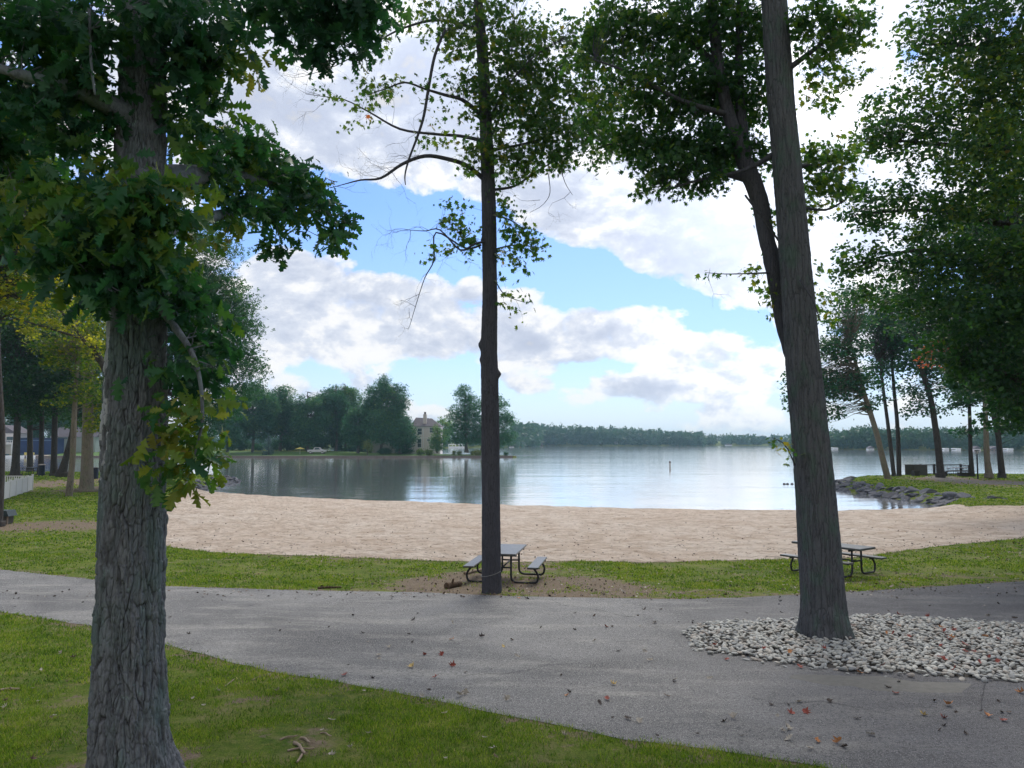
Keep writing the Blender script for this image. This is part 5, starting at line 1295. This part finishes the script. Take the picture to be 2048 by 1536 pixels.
# logs, fallen sticks
M['log'] = bark_mat('log_bark', (.055,.035,.022), (.17,.12,.085), 16, .5)
M['stick'] = simple('dry_stick', (.26,.20,.15), .9, .4, 10, .4)
def log(name, a, b, r, label, cat, mat=None, parts=True, lift=0):
    A = G(*a); B = G(*b); c = (A+B)/2; t = None
    z = lambda q: Hs(q[0], q[1])
    t = MB(); n = 9; pts = []; rad = []
    for k in range(n+1):
        f = k/n; q = A*(1-f)+B*f; pts.append((q[0]-c[0], q[1]-c[1] + .03*math.sin(f*5), z(q)-c[2] + r*.8 + lift*f)); rad.append(r*(1-.25*f)*(1+.12*math.sin(f*17)))
    t.tube(pts, rad, 14)
    if parts: t.tube([pts[3], (pts[3][0]+.05, pts[3][1]-.04, pts[3][2]+r*2)], [r*.4, r*.25], 8)
    o = t.build(name, mat or M['log'], loc=c, smooth=False); tag(o, label, cat); return o
log('log', (893,1178), (922,1172), .075, 'short dark log on the worn dirt left of the central table', 'log')
log('long_log', (930,1150), (968,1141), .045, 'long pale log lying under the left bench of the central table', 'log', M['stick'])
log('branch_piece', (636,1178), (683,1176), .028, 'dark stick lying where the path meets the lawn', 'stick')
log('branch_piece', (0,1384), (42,1379), .018, 'pale straight stick in the near grass at the far left', 'stick', M['stick'])
STK = [((588,1490),(612,1512),.016),((600,1478),(622,1492),.012),((575,1506),(630,1500),.010),((560,1482),(596,1476),.009),((604,1512),(596,1528),.012),((640,1470),(664,1476),.008),((450,1375),(470,1362),.007),((505,1362),(522,1356),.007)]
for k, (a, b, r_) in enumerate(STK):
    o = log('twig', a, b, r_, 'broken pale twig lying on the bare patch in the near lawn' if k < 6 else 'thin pale twig in the grass right of the big oak', 'twig', M['stick'], k < 3, .02); o['group'] = 'twigs on the lawn'
for k, (a, b, r_) in enumerate([((540,1062+62),(560,1126),.012),((1265,1049),(1295,1049),.02)]):
    o = log('driftwood', a, b, r_, ['little dark stick at the sand edge left of the central tree','dark driftwood stick on the sand right of the central tree'][k], 'stick', None, False)

# ================================================================== white vinyl fence at left
M['vinyl'] = simple('white_vinyl', (.66,.65,.63), .5, .05, 2, .05, .4)
A = G(8, 1000); B = G(64, 981); A2 = A + (A-B)*.9
fn = empty('white_fence', tuple(A2), 'white solid panel fence running across the left lawn', 'fence')
u = (B-A2); Lf = float(np.hypot(u[0], u[1])); ang = math.atan2(u[1], u[0]); fn.rotation_euler = (0, 0, ang)
npn = 9; st = Lf/npn; hF = 1.12; dzf = (Hs(B[0],B[1])-A2[2])/Lf
for k in range(npn+1):
    m = MB(); x = k*st; m.box(x-.06, x+.06, -.06, .06, dzf*x-.1, dzf*x+hF+.06); m.box(x-.075, x+.075, -.075, .075, dzf*x+hF+.062, dzf*x+hF+.10); m.build('post', M['vinyl'], fn)
    if k < npn:
        m = MB(); m.box(x+.062, x+st-.062, -.02, .02, dzf*x+.06, dzf*x+hF-.06); m.box(x+.061, x+st-.061, -.035, .035, dzf*x+hF-.058, dzf*x+hF); m.build('panel', M['vinyl'], fn)
f2 = empty('baluster_railing', (B[0], B[1], B[2]), 'short white baluster railing meeting the far end of the solid fence', 'railing'); f2.rotation_euler = (0, 0, math.pi-.10)
m = MB(); m.box(.1, 7.5, -.03, .03, 1.04, 1.10); m.box(.1, 7.5, -.03, .03, .12, .18); m.build('rail', M['vinyl'], f2)
for k in range(40):
    m = MB(); m.box(.2+k*.18, .26+k*.18, -.018, .018, .182, 1.038); m.build('baluster', M['vinyl'], f2)

# dark box at the far left
c = G(9, 1048); bxo = empty('sloped_box', tuple(c), 'low dark box with a sloping lid beside the leftmost trunk', 'box'); 
m = MB(); m.box(-.28, .24, -.25, .25, .0, .36); m.build('body', simple('dark_weathered_box', (.07,.065,.055), .9, .3, 8), bxo)
m = MB(); m.box(.16, .24, -.255, -.25, .0, .34) if False else m.box(.245, .29, -.25, -.20, 0, .36); m.build('post', M['stick'], bxo)
m = MB(); m.prism([(-.36,.365),(.36,.365),(.26,.62),(-.36,.62)][::-1], -.32, .32); m.build('lid', simple('dark_green_lid', (.035,.055,.06), .5, .2, 8), bxo)

def bin_(px, row, Y, h, r_, label, rim):
    c = P(px, row, Y); z = Hs(c[0], Y); t = empty('litter_bin', (c[0], Y, z), label, 'litter bin', 'dark litter bins in the grove')
    m = MB(); m.tube([(0,0,0),(0,0,.1*h),(0,0,.9*h)], [r_*.9,r_,r_], 20); m.build('barrel', simple('dark_barrel', (.02,.028,.045), .5), t, smooth=False)
    m = MB(); m.tube([(0,0,.905*h),(0,0,.96*h),(0,0,h)], [r_*1.08,r_*1.06,r_*.5], 20); m.build('lid', rim, t)
bin_(83, 946, 84, 1.25, .32, 'dark litter bin with a pale rimmed lid in the shaded grove', simple('pale_rim', (.32,.28,.25), .6))
bin_(189, 952, 78, 1.15, .36, 'dark round litter bin just left of the big oak', M['coat'])

# ================================================================== railed deck, planters and lamp on the point
YD = 86.0
M['deckdark'] = simple('dark_stained_wood', (.045,.040,.036), .8, .3, 4)
dk = empty('railed_deck', (P(1811,948,YD)[0], YD, Hs(P(1811,948,YD)[0], YD)), 'dark railing with a solid left end at the water edge of the point', 'railing')
x0 = 0; x1 = P(1922,948,YD)[0]-P(1811,948,YD)[0]; x2_ = P(1939,948,YD-4)[0]-P(1811,948,YD)[0]
m = MB(); m.box(0, .9, 0, .1, 0, 1.15); m.add([(.9,0,0),(1.5,-1.6,0),(1.5,-1.6,1.12),(.9,0,1.12),(.9,.1,0),(1.6,-1.6,0),(1.6,-1.6,1.12),(.9,.1,1.12)],[(0,1,2,3),(4,7,6,5),(3,2,6,7),(0,4,5,1),(1,5,6,2)]); m.build('end_panel', simple('grey_brown_board', (.085,.08,.065), .9, .3, 4), dk)
m = MB(); m.box(.9, x1, -.04, .06, 1.06, 1.15); m.box(.9, x1, -.02, .04, .10, .16)
def rail(m, a, b, z0, z1, w_=.05):
    d = Vector((b[0]-a[0], b[1]-a[1], 0)).normalized(); n = Vector((-d.y, d.x, 0))*w_
    A_, B_ = Vector((a[0],a[1],0)), Vector((b[0],b[1],0))
    m.add([A_-n+Vector((0,0,z0)), B_-n+Vector((0,0,z0)), B_+n+Vector((0,0,z0)), A_+n+Vector((0,0,z0)), A_-n+Vector((0,0,z1)), B_-n+Vector((0,0,z1)), B_+n+Vector((0,0,z1)), A_+n+Vector((0,0,z1))],[(0,3,2,1),(4,5,6,7),(0,1,5,4),(1,2,6,5),(2,3,7,6),(3,0,4,7)])
rail(m, (x1,0), (x2_,-4), 1.06, 1.15); rail(m, (x1,0), (x2_,-4), .10, .16, .03); m.build('rail', M['deckdark'], dk)
for k in range(30):
    x = 1.2+(x1-1.3)*k/29; m = MB(); m.tube([(x,.01,.161),(x,.01,1.059)], .016, 6); m.build('baluster', M['deckdark'], dk)
for k in range(8):
    f = (k+.5)/8; x = x1+(x2_-x1)*f; y = -4*f; m = MB(); m.tube([(x,y,.161),(x,y,1.059)], .016, 6); m.build('baluster', M['deckdark'], dk)
for (x, y) in [(1.62,-.1),(x1*.52,0),(x1,0),(x2_,-4)]:
    m = MB(); m.box(x-.09, x+.09, y-.09, y+.09, 0, 1.2); m.build('post', M['deckdark'], dk)
def planter(px, Y, w_, h, label):
    c = P(px, 948, Y); t = empty('planter_box', (c[0], Y, Hs(c[0], Y)), label, 'planter', 'dark boxes on the deck')
    m = MB(); m.box(-w_/2, w_/2, -.3, .3, 0, h); m.build('box', M['deckdark'], t)
    m = MB(); m.box(-w_/2-.05, w_/2+.05, -.35, -.301, h-.1, h+.02); m.build('rim', M['deckdark'], t)
planter(1831, 84, .55, .55, 'dark box at the solid left end of the deck railing')
planter(1888, 83, .35, .5, 'small dark box right of the thick leaning trunk')
planter(1928, 82, 1.1, .42, 'wide dark box in front of the right end of the railing')

c = G(1956, 958); lp = empty('lamp_post', tuple(c), 'slim dark lamp post with a flat capped lantern on the point', 'lamp post')
hL = P(1956, 900, c[1])[2]-c[2]
m = MB(); m.tube([(0,0,-.1),(0,0,hL*.83)], [.075,.065], 12); m.build('pole', M['coat'], lp)
m = MB()
for a in range(4):
    th = math.pi/4+a*math.pi/2; m.tube([(0,0,hL*.83),(.07*math.cos(th),.07*math.sin(th),hL*.86),(.17*math.cos(th),.17*math.sin(th),hL*.965)], .014, 6)
m.build('lantern_frame', M['coat'], lp)
m = MB(); m.tube([(0,0,hL*.865),(0,0,hL*.96)], [.06,.14], 12); m.build('lantern_glass', simple('frosted_glass', (.55,.56,.56), .3), lp)
m = MB(); m.tube([(0,0,hL*.966),(0,0,hL*.99),(0,0,hL)], [.21,.21,.10], 16); m.build('cap', M['coat'], lp)

# ================================================================== rocks
M['rock'] = None
t = NT('dark_riprap'); v = t.coord(); oi = t.n('ShaderNodeObjectInfo')
c_ = t.mix(t.noise(v, 2.2, 8, .7), (.045,.050,.066), (.19,.195,.215)); c_ = t.mix(t.math('MULTIPLY', oi.outputs['Random'], .6), c_, (.055,.055,.065)); c_ = t.mix(t.ramp(t.noise(v, 9, 6, .7), [(.60, 0), (.7, .5)]), c_, (.24,.23,.22))
M['rock'] = t.done(t.bsdf(c_, .8, t.bump(t.noise(v, 7, 9, .75), .8, .05), .3).outputs[0])
rvar = []
for k in range(10):
    bm = bmesh.new(); bmesh.ops.create_icosphere(bm, subdivisions=3, radius=1)
    r = random.Random(k+3)
    planes = [(Vector((r.gauss(0,1), r.gauss(0,1), r.gauss(0,1)*1.3)).normalized(), r.uniform(.45,.85)) for _ in range(11)]
    for vv in bm.verts:
        for n_, d_ in planes:
            q = vv.co.dot(n_)
            if q > d_: vv.co -= n_*(q-d_)
        vv.co += Vector((r.gauss(0,1), r.gauss(0,1), r.gauss(0,1)))*.012
    me = bpy.data.meshes.new('riprap_rock'); bm.to_mesh(me); bm.free(); me.materials.append(M['rock']); rvar.append(me)
def rocks(n, fn_, label, grp, smin, smax, seed):
    r = random.Random(seed)
    for k in range(n):
        x, y, z, mul = fn_(r); o = bpy.data.objects.new('riprap_rock', r.choice(rvar)); COL.objects.link(o)
        s = r.uniform(smin, smax)*mul
        o.scale = (s*r.uniform(.9,1.6), s*r.uniform(.7,1.1), s*r.uniform(.40,.7)); o.rotation_euler = (r.uniform(-.35,.35), r.uniform(-.35,.35), r.uniform(0, 6.3)); o.location = (x, y, z+s*.1)
        tag(o, label, 'rock', grp)
edge = [(31.5,48.6),(29.8,50.2),(28.5,51.8),(28.6,58),(28.5,66),(29.5,72),(32.5,79)]
def on_line(pl, f):
    L = [math.dist(a, b) for a, b in zip(pl[:-1], pl[1:])]; s = f*sum(L)
    for a, b, l in zip(pl[:-1], pl[1:], L):
        if s <= l: q = s/l; return (a[0]+(b[0]-a[0])*q, a[1]+(b[1]-a[1])*q), ((b[0]-a[0])/l, (b[1]-a[1])/l)
        s -= l
    return pl[-1], (0, 1)
def rr_(r):
    p, d = on_line(edge, r.random()); w_ = r.random(); x = p[0]+d[1]*w_*1.9; y = p[1]-d[0]*w_*1.9
    return x, y, -.08+w_*.62, 1.0
rocks(230, rr_, 'dark angular rock piled along the water edge of the grassy point', 'rocks along the right bank', .26, .58, 5)
jet = [(-26.4,65.3),(-27.2,68),(-28.0,75),(-29.4,84.4),(-33,88)]
def rl_(r):
    p, d = on_line(jet, r.random()); w_ = r.random(); x = p[0]-d[1]*w_*2.0; y = p[1]+d[0]*w_*2
    return x, y, -.08+w_*.55, 1.0
rocks(130, rl_, 'dark angular rock in the pile at the left end of the beach', 'rocks along the left bank', .26, .55, 6)

# ================================================================== stone bed
def stone_material():
    t = NT('river_stone'); v = t.coord(); a = t.n('ShaderNodeAttribute'); a.attribute_name = 'tint'; oi = t.n('ShaderNodeObjectInfo')
    f = t.math('FRACT', t.math('ADD', a.outputs['Fac'], t.math('MULTIPLY', oi.outputs['Random'], .97)))
    c = t.ramp(f, [(0, (.36,.37,.355)), (.2, (.50,.50,.46)), (.36, (.20,.21,.22)), (.55, (.60,.60,.55)), (.72, (.33,.28,.24)), (.85, (.46,.44,.39)), (1, (.40,.42,.41))])
    c = t.mix(t.ramp(t.noise(v, 34, 7, .7), [(.45, .45), (.62, 0)]), c, (.17,.17,.16))
    return t.done(t.bsdf(c, .75, t.bump(t.noise(v, 60, 5), .25, .005), .3).outputs[0])
M['stone'] = stone_material()
base_ = sheet('stone_bed_soil', stone_poly, .035, simple('dark_bed_soil', (.05,.045,.04), .95), step=.3); tag(base_, kind='structure')
rs = np.random.default_rng(77)
sp_ = np.array(stone_poly); N = 15000
sx_ = rs.uniform(sp_[:,0].min(), min(sp_[:,0].max(), 12.5), N); sy_ = rs.uniform(sp_[:,1].min(), sp_[:,1].max(), N)
sd_ = sdist(stone_poly, sx_, sy_); k_ = (sd_ > .01) | ((sd_ > -.16) & (rs.random(len(sd_)) < .10)); sx_, sy_, sd_ = sx_[k_], sy_[k_], sd_[k_]
# thin out so that stones lie side by side
keep = []; cellm = {}
for i in range(len(sx_)):
    r_ = .040 + .020*rs.random(); c_ = (int(sx_[i]/.08), int(sy_[i]/.08)); ok = True
    for a in (-1,0,1):
        for b in (-1,0,1):
            for j in cellm.get((c_[0]+a, c_[1]+b), ()):
                if (sx_[i]-sx_[j])**2+(sy_[i]-sy_[j])**2 < (.041)**2: ok = False
    if ok: keep.append(i); cellm.setdefault(c_, []).append(i)
keep = np.array(keep); sx_, sy_, sd_ = sx_[keep], sy_[keep], sd_[keep]
tr_ = np.hypot(sx_-ro_[0], sy_-YR); m_ = tr_ > .42; sx_, sy_, sd_ = sx_[m_], sy_[m_], sd_[m_]
bm = bmesh.new(); bmesh.ops.create_icosphere(bm, subdivisions=2, radius=1); IV = np.array([tuple(v.co) for v in bm.verts]); IF = np.array([[v.index for v in f.verts] for f in bm.faces]); bm.free()
def stoneverts(r):
    q = IV*(1+.10*np.sin(IV[:, [1,2,0]]*r.uniform(1.5,3)+r.uniform(0,6,3)))
    return q*np.array([r.uniform(.034,.060), r.uniform(.024,.038), r.uniform(.014,.024)])*(r.uniform(.65,1.25))
dist_ = np.hypot(sx_, sy_); order = np.argsort(dist_ + np.where(np.abs(proj(sx_, sy_, 1.4)[0]-1024) > 1060, 50, 0))
svar = []
for k in range(16):
    me = bpy.data.meshes.new('river_stone'); me.from_pydata(stoneverts(rs).tolist(), [], IF.tolist()); me.shade_smooth(); me.materials.append(M['stone']); svar.append(me)
hz0 = H(sx_, sy_) + np.where(sd_ > .02, .046, .034) + .02*np.clip(sd_/.8, 0, 1)
VV = []; FF = []; TT = []; cnt = 0
for n_, i in enumerate(order):
    z = hz0[i] + rs.uniform(-.012, .018)
    if n_ < 300:
        o = bpy.data.objects.new('river_stone', svar[int(rs.integers(16))]); COL.objects.link(o); o.location = (float(sx_[i]), float(sy_[i]), float(z)); o.rotation_euler = (float(rs.normal()*.25), float(rs.normal()*.25), float(rs.uniform(0, 6.3)))
        tag(o, 'smooth rounded pale river stone at the front of the stone bed', 'stone', 'river stones at the front of the bed')
    else:
        a = rs.uniform(0, 6.3); q = stoneverts(rs); tl = rs.normal()*.3
        X = q[:,0]*math.cos(a)-q[:,1]*math.sin(a); Y_ = q[:,0]*math.sin(a)+q[:,1]*math.cos(a); Z_ = q[:,2]+tl*q[:,0]
        VV.append(np.c_[X+sx_[i], Y_+sy_[i], Z_+z]); FF.append(IF+cnt*len(IV)); TT.append(np.full(len(IV), rs.random())); cnt += 1
ms = mesh_np('river_stones', np.concatenate(VV), np.concatenate(FF).ravel(), 3, M['stone'], smooth=True, attrs={'tint': np.concatenate(TT)}); tag(ms, kind='stuff')

# ================================================================== grass blades
def grass_mat():
    t = NT('grass_blades'); a = t.n('ShaderNodeAttribute'); a.attribute_name = 'tint'
    n = t.noise(t.coord(), 1.5, 7, .68)
    f = t.math('ADD', t.math('MULTIPLY', a.outputs['Fac'], .75), t.math('SUBTRACT', t.math('MULTIPLY', n, 1.1), .40), True)
    c = t.ramp(f, [(0, (.018,.050,.006)), (.35, (.075,.165,.009)), (.6, (.185,.31,.016)), (.82, (.34,.40,.04)), (1, (.45,.38,.17))])
    p = t.bsdf(c, .55, None, .25); tr = t.n('ShaderNodeBsdfTranslucent'); t.l(c, tr.inputs['Color'])
    mx = t.n('ShaderNodeMixShader'); mx.inputs[0].default_value = .35; t.l(p.outputs[0], mx.inputs[1]); t.l(tr.outputs[0], mx.inputs[2])
    return t.done(mx.outputs[0])
M['grass'] = grass_mat()
rg = np.random.default_rng(5)
allp = []
def fbm(x, y):
    s = 0
    for k, (f_, a_) in enumerate([(.9, .4), (2.1, .3), (5.3, .2), (11, .1)]): s = s + a_*vnoise((x+200)*f_, (y+200)*f_, 4001, 60+k)
    return s
for (y0, y1, dens, h, w_) in [(4.6,7.5,7500,.032,.0035),(7.5,10,4200,.034,.0045),(10,14,1700,.036,.007),(14,19.5,900,.038,.011),(19.5,27,520,.042,.016),(27,42,150,.05,.03),(42,62,60,.06,.05),(62,98,22,.08,.09)]:
    xa, xb = -y1*.70-.5, y1*.70+.5
    n = int((xb-xa)*(y1-y0)*dens*1.0)
    x = rg.uniform(xa, xb, n); y = rg.uniform(y0, y1, n)
    pxx, _ = proj(x, y, 1.0); ok = (pxx > -140) & (pxx < 2190)
    x, y = x[ok], y[ok]
    gx_, gy_ = x + rg.normal(size=len(x))*.03, y + rg.normal(size=len(x))*.04
    ok = np.ones(len(x), bool)
    for pol in (path_poly, sand_poly, stone_poly):
        lo_ = np.array(pol).min(0); hi_ = np.array(pol).max(0); c_ = np.where((gx_ > lo_[0]) & (gx_ < hi_[0]) & (gy_ > lo_[1]) & (gy_ < hi_[1]))[0]
        s__ = np.full(len(x), -9.)
        for q in np.array_split(c_, max(1, len(c_)//40000)): s__[q] = sdist(pol, gx_[q], gy_[q])
        ok &= s__ < (.012 + .06*rg.random(len(x))**2)
    ok &= sdist(LAND_A, x, y) > .6
    d_ = dirt(x, y); nz_ = fbm(x, y); ok &= rg.random(len(x)) > np.clip(d_*1.1 + (nz_-.50)*3.4 + (.34 if 14 <= y0 < 27 else .22), 0, .985)
    x, y = x[ok], y[ok]; z = H(x, y); m = len(x)
    clump = .65+.7*(.5+.5*np.sin(x*9+np.sin(y*7))*np.sin(y*11+np.sin(x*5)))
    hh = h*(.5+.9*rg.random(m))*clump; a = rg.uniform(0, 2*np.pi, m); ln = rg.uniform(.15, 1.0, m)*hh
    b = rg.uniform(0, 2*np.pi, m); ww = w_*(.6+.8*rg.random(m))
    P0 = np.c_[x-ww*np.cos(a), y-ww*np.sin(a), z-.004]; P1 = np.c_[x+ww*np.cos(a), y+ww*np.sin(a), z-.004]; P2 = np.c_[x+ln*np.cos(b), y+ln*np.sin(b), z+hh]
    t_ = np.clip(rg.normal(.45, .22, m) + (nz_[ok]-.5)*-.9 + (rg.random(m) > .965)*.5, 0, 1)
    allp.append((P0, P1, P2, t_))
P0, P1, P2 = (np.concatenate([q[i] for q in allp]) for i in range(3)); T_ = np.concatenate([q[3] for q in allp])
V = np.stack([P0, P1, P2], 1).reshape(-1, 3)
print('grass blades', len(P0))
go = mesh_np('grass', V, np.arange(len(V)), 3, M['grass'], attrs={'tint': np.repeat(T_, 3)}); tag(go, kind='stuff')

# ================================================================== fallen leaves
def flat_leaf(tm, curl, seed):
    r = np.random.default_rng(seed); V = tm[0].copy(); V[:, 2] = curl*(V[:, 0]**2*2.2 + (V[:, 1]-.5)**2*1.2) + r.normal(size=len(V))*.03; V[:, 1] -= .5; return V, tm[1]
def lm(name, a, b):
    t = NT(name); c = t.mix(t.noise(t.coord(), 18, 5, .7), a, b); return t.done(t.bsdf(c, .6, None, .3).outputs[0])
LFM = {'brown': lm('brown_leaf', (.055,.035,.022), (.17,.11,.07)), 'dark': lm('dark_leaf', (.022,.016,.014), (.07,.05,.04)), 'pale': lm('pale_leaf', (.26,.23,.19), (.46,.42,.36)), 'red': lm('red_leaf', (.16,.03,.025), (.34,.09,.06)),
       'orange': lm('orange_leaf', (.34,.13,.05), (.50,.25,.10)), 'yellow': lm('yellow_leaf', (.48,.34,.12), (.62,.48,.22))}
lmesh = {}
for cname, mt in LFM.items():
    for v_ in range(3):
        V, Fc = flat_leaf(MAPLE if v_ < 2 else OAK, (.5, .95, .6)[v_], v_)
        me = bpy.data.meshes.new('fallen_leaf'); me.from_pydata(V.tolist(), [], Fc.tolist()); me.materials.append(mt); lmesh[(cname, v_)] = me
nl = 0
def leaf(x, y, z, colr, label, s, grp):
    global nl
    o = bpy.data.objects.new('fallen_leaf', lmesh[(colr, rl.randrange(3))]); COL.objects.link(o); o.location = (x, y, z+s*.10); o.scale = (s, s, s)
    o.rotation_euler = (rl.gauss(0, .35), rl.gauss(0, .35), rl.uniform(0, 6.3)); tag(o, label, 'leaf', grp); nl += 1
rl = random.Random(99)
HAND = [(903,1283,'orange'),(1007,1297,'yellow'),(825,1340,'yellow'),(903,1337,'red'),(690,1355,'red'),(870,1361,'red'),(848,1314,'red'),(882,1315,'red'),(1134,1396,'orange'),(1215,1405,'red'),(1225,1374,'yellow'),(1454,1325,'red'),(1600,1341,'red'),(1718,1350,'orange'),
        (1548,1293,'red'),(1634,1316,'red'),(1792,1394,'red'),(1845,1437,'yellow'),(1886,1441,'red'),(1975,1440,'orange'),(2008,1448,'red'),(2040,1391,'orange'),(1580,1432,'red'),(1635,1491,'orange'),(1675,1492,'orange'),(1688,1500,'dark'),(1896,1416,'orange'),(1615,1432,'red'),
        (1300,1325,'pale'),(1350,1365,'pale'),(1420,1362,'pale'),(1600,1411,'pale'),(1660,1409,'dark'),(1578,1486,'pale'),(1575,1465,'pale'),(1740,1476,'pale'),(1620,1503,'pale'),(1280,1452,'pale'),(1257,1445,'dark'),(1467,1444,'pale'),(1450,1448,'dark'),(1776,1381,'dark'),(1035,1317,'pale'),
        (920,1397,'pale'),(930,1394,'pale'),(843,1397,'pale'),(1013,1407,'pale'),(1200,1413,'dark'),(757,1316,'pale'),(779,1301,'pale'),(1238,1307,'dark'),(1290,1307,'pale'),(826,1243,'dark'),(818,1272,'dark'),(826,1288,'dark'),(962,1278,'dark'),(905,1250,'pale'),(1190,1235,'brown'),(1212,1257,'red'),(1190,1285,'pale'),
        (1600,1250,'dark'),(1290,1222,'dark'),(1310,1250,'pale'),(1860,1215,'dark'),(1998,1192,'dark'),(1997,1211,'dark'),(2030,1240,'dark'),(1975,1234,'pale'),(1857,1235,'red'),(1807,1233,'pale'),(1795,1231,'red'),(1560,1206,'dark'),(1562,1228,'dark'),(1038,1200,'orange'),(1053,1200,'dark')]
names = {'orange':'orange','yellow':'yellow','red':'red','pale':'pale upturned','dark':'dark curled','brown':'brown'}
for px, py, c_ in HAND:
    g_ = G(px, py); 
    leaf(float(g_[0]), float(g_[1]), float(g_[2])+.022, c_, f'{names[c_]} fallen leaf lying on the grey path', rl.uniform(.085, .12), f'{names[c_]} fallen leaves on the path')
for k in range(110):
    px, py = rl.uniform(0, 2048), rl.uniform(1190, 1500); g_ = G(px, py)
    if sdist(path_poly, [g_[0]], [g_[1]])[0] < .05 or sdist(stone_poly, [g_[0]], [g_[1]])[0] > -.1: continue
    c_ = rl.choice(['dark','dark','dark','pale','brown']); leaf(float(g_[0]), float(g_[1]), float(g_[2])+.022, c_, f'{names[c_]} fallen leaf lying on the grey path', rl.uniform(.05, .085), f'{names[c_]} fallen leaves on the path')
for k in range(46):
    px, py = rl.uniform(1400, 2048), rl.uniform(1252, 1362); g_ = G(px, py)
    if sdist(stone_poly, [g_[0]], [g_[1]])[0] < .08: continue
    if px < 1750 and rl.random() < .55: continue
    c_ = rl.choice(['red','red','red','orange']); leaf(float(g_[0]), float(g_[1]), float(g_[2])+.095, c_, f'{c_} fallen leaf resting on the pale river stones', rl.uniform(.08, .11), f'{c_} leaves on the stone bed')
for k in range(60):
    px, py = rl.uniform(0, 1250), rl.uniform(1290, 1536); g_ = G(px, py)
    if sdist(path_poly, [g_[0]], [g_[1]])[0] > -.1 or (170 < px < 370): continue
    c_ = rl.choice(['pale','pale','brown']); leaf(float(g_[0]), float(g_[1]), float(g_[2])+.02, c_, f'{names[c_]} fallen leaf in the near grass', rl.uniform(.05, .09), f'{names[c_]} leaves in the near grass')
print('leaves', nl)
# uncounted litter on the strip of lawn, the worn dirt and the sand
pos = []; 
def scat(n, x0, x1, y0, y1, cond, zoff):
    for k in range(n):
        px, py = rl.uniform(x0, x1), rl.uniform(y0, y1)
        if not cond(px, py): continue
        d = G(px, py); pos.append((d[0], d[1], d[2]+zoff))
scat(900, 380, 2048, 1110, 1196, lambda a, b: True, .03)
scat(520, 1500, 2048, 1085, 1190, lambda a, b: True, .03)
scat(420, 700, 1300, 1135, 1196, lambda a, b: True, .025)
scat(520, 1650, 2048, 1040, 1110, lambda a, b: b > 1112-(a-1650)*.14-rl.random()*18, .06)
scat(1500, 340, 2048, 1030, 1122, lambda a, b: rl.random() < (b-1020)/120, .075)
scat(500, 340, 2048, 1012, 1100, lambda a, b: True, .075)
scat(160, 0, 200, 1000, 1130, lambda a, b: True, .03)
scat(260, 0, 1900, 1180, 1200, lambda a, b: True, .03)
pos = np.array(pos); n = len(pos)
pk = rs.integers(0, 10, n)
for nm, sel, mt, s0 in (('leaf_litter', pk < 6, LFM['dark'], .055), ('brown_leaf_litter', (pk >= 6) & (pk < 9), LFM['brown'], .07), ('pale_leaf_litter', pk == 9, LFM['pale'], .055)):
    q = pos[sel]; d = rs.normal(size=(len(q), 3)); d[:, 2] *= .3; nr = rs.normal(size=(len(q), 3))*.45; nr[:, 2] += 1
    V, Fl = place(MAPLE, q, unit(d), unit(nr), s0*(.6+.8*rs.random(len(q)))); o = mesh_np(nm, V, Fl, 3, mt); tag(o, kind='stuff')
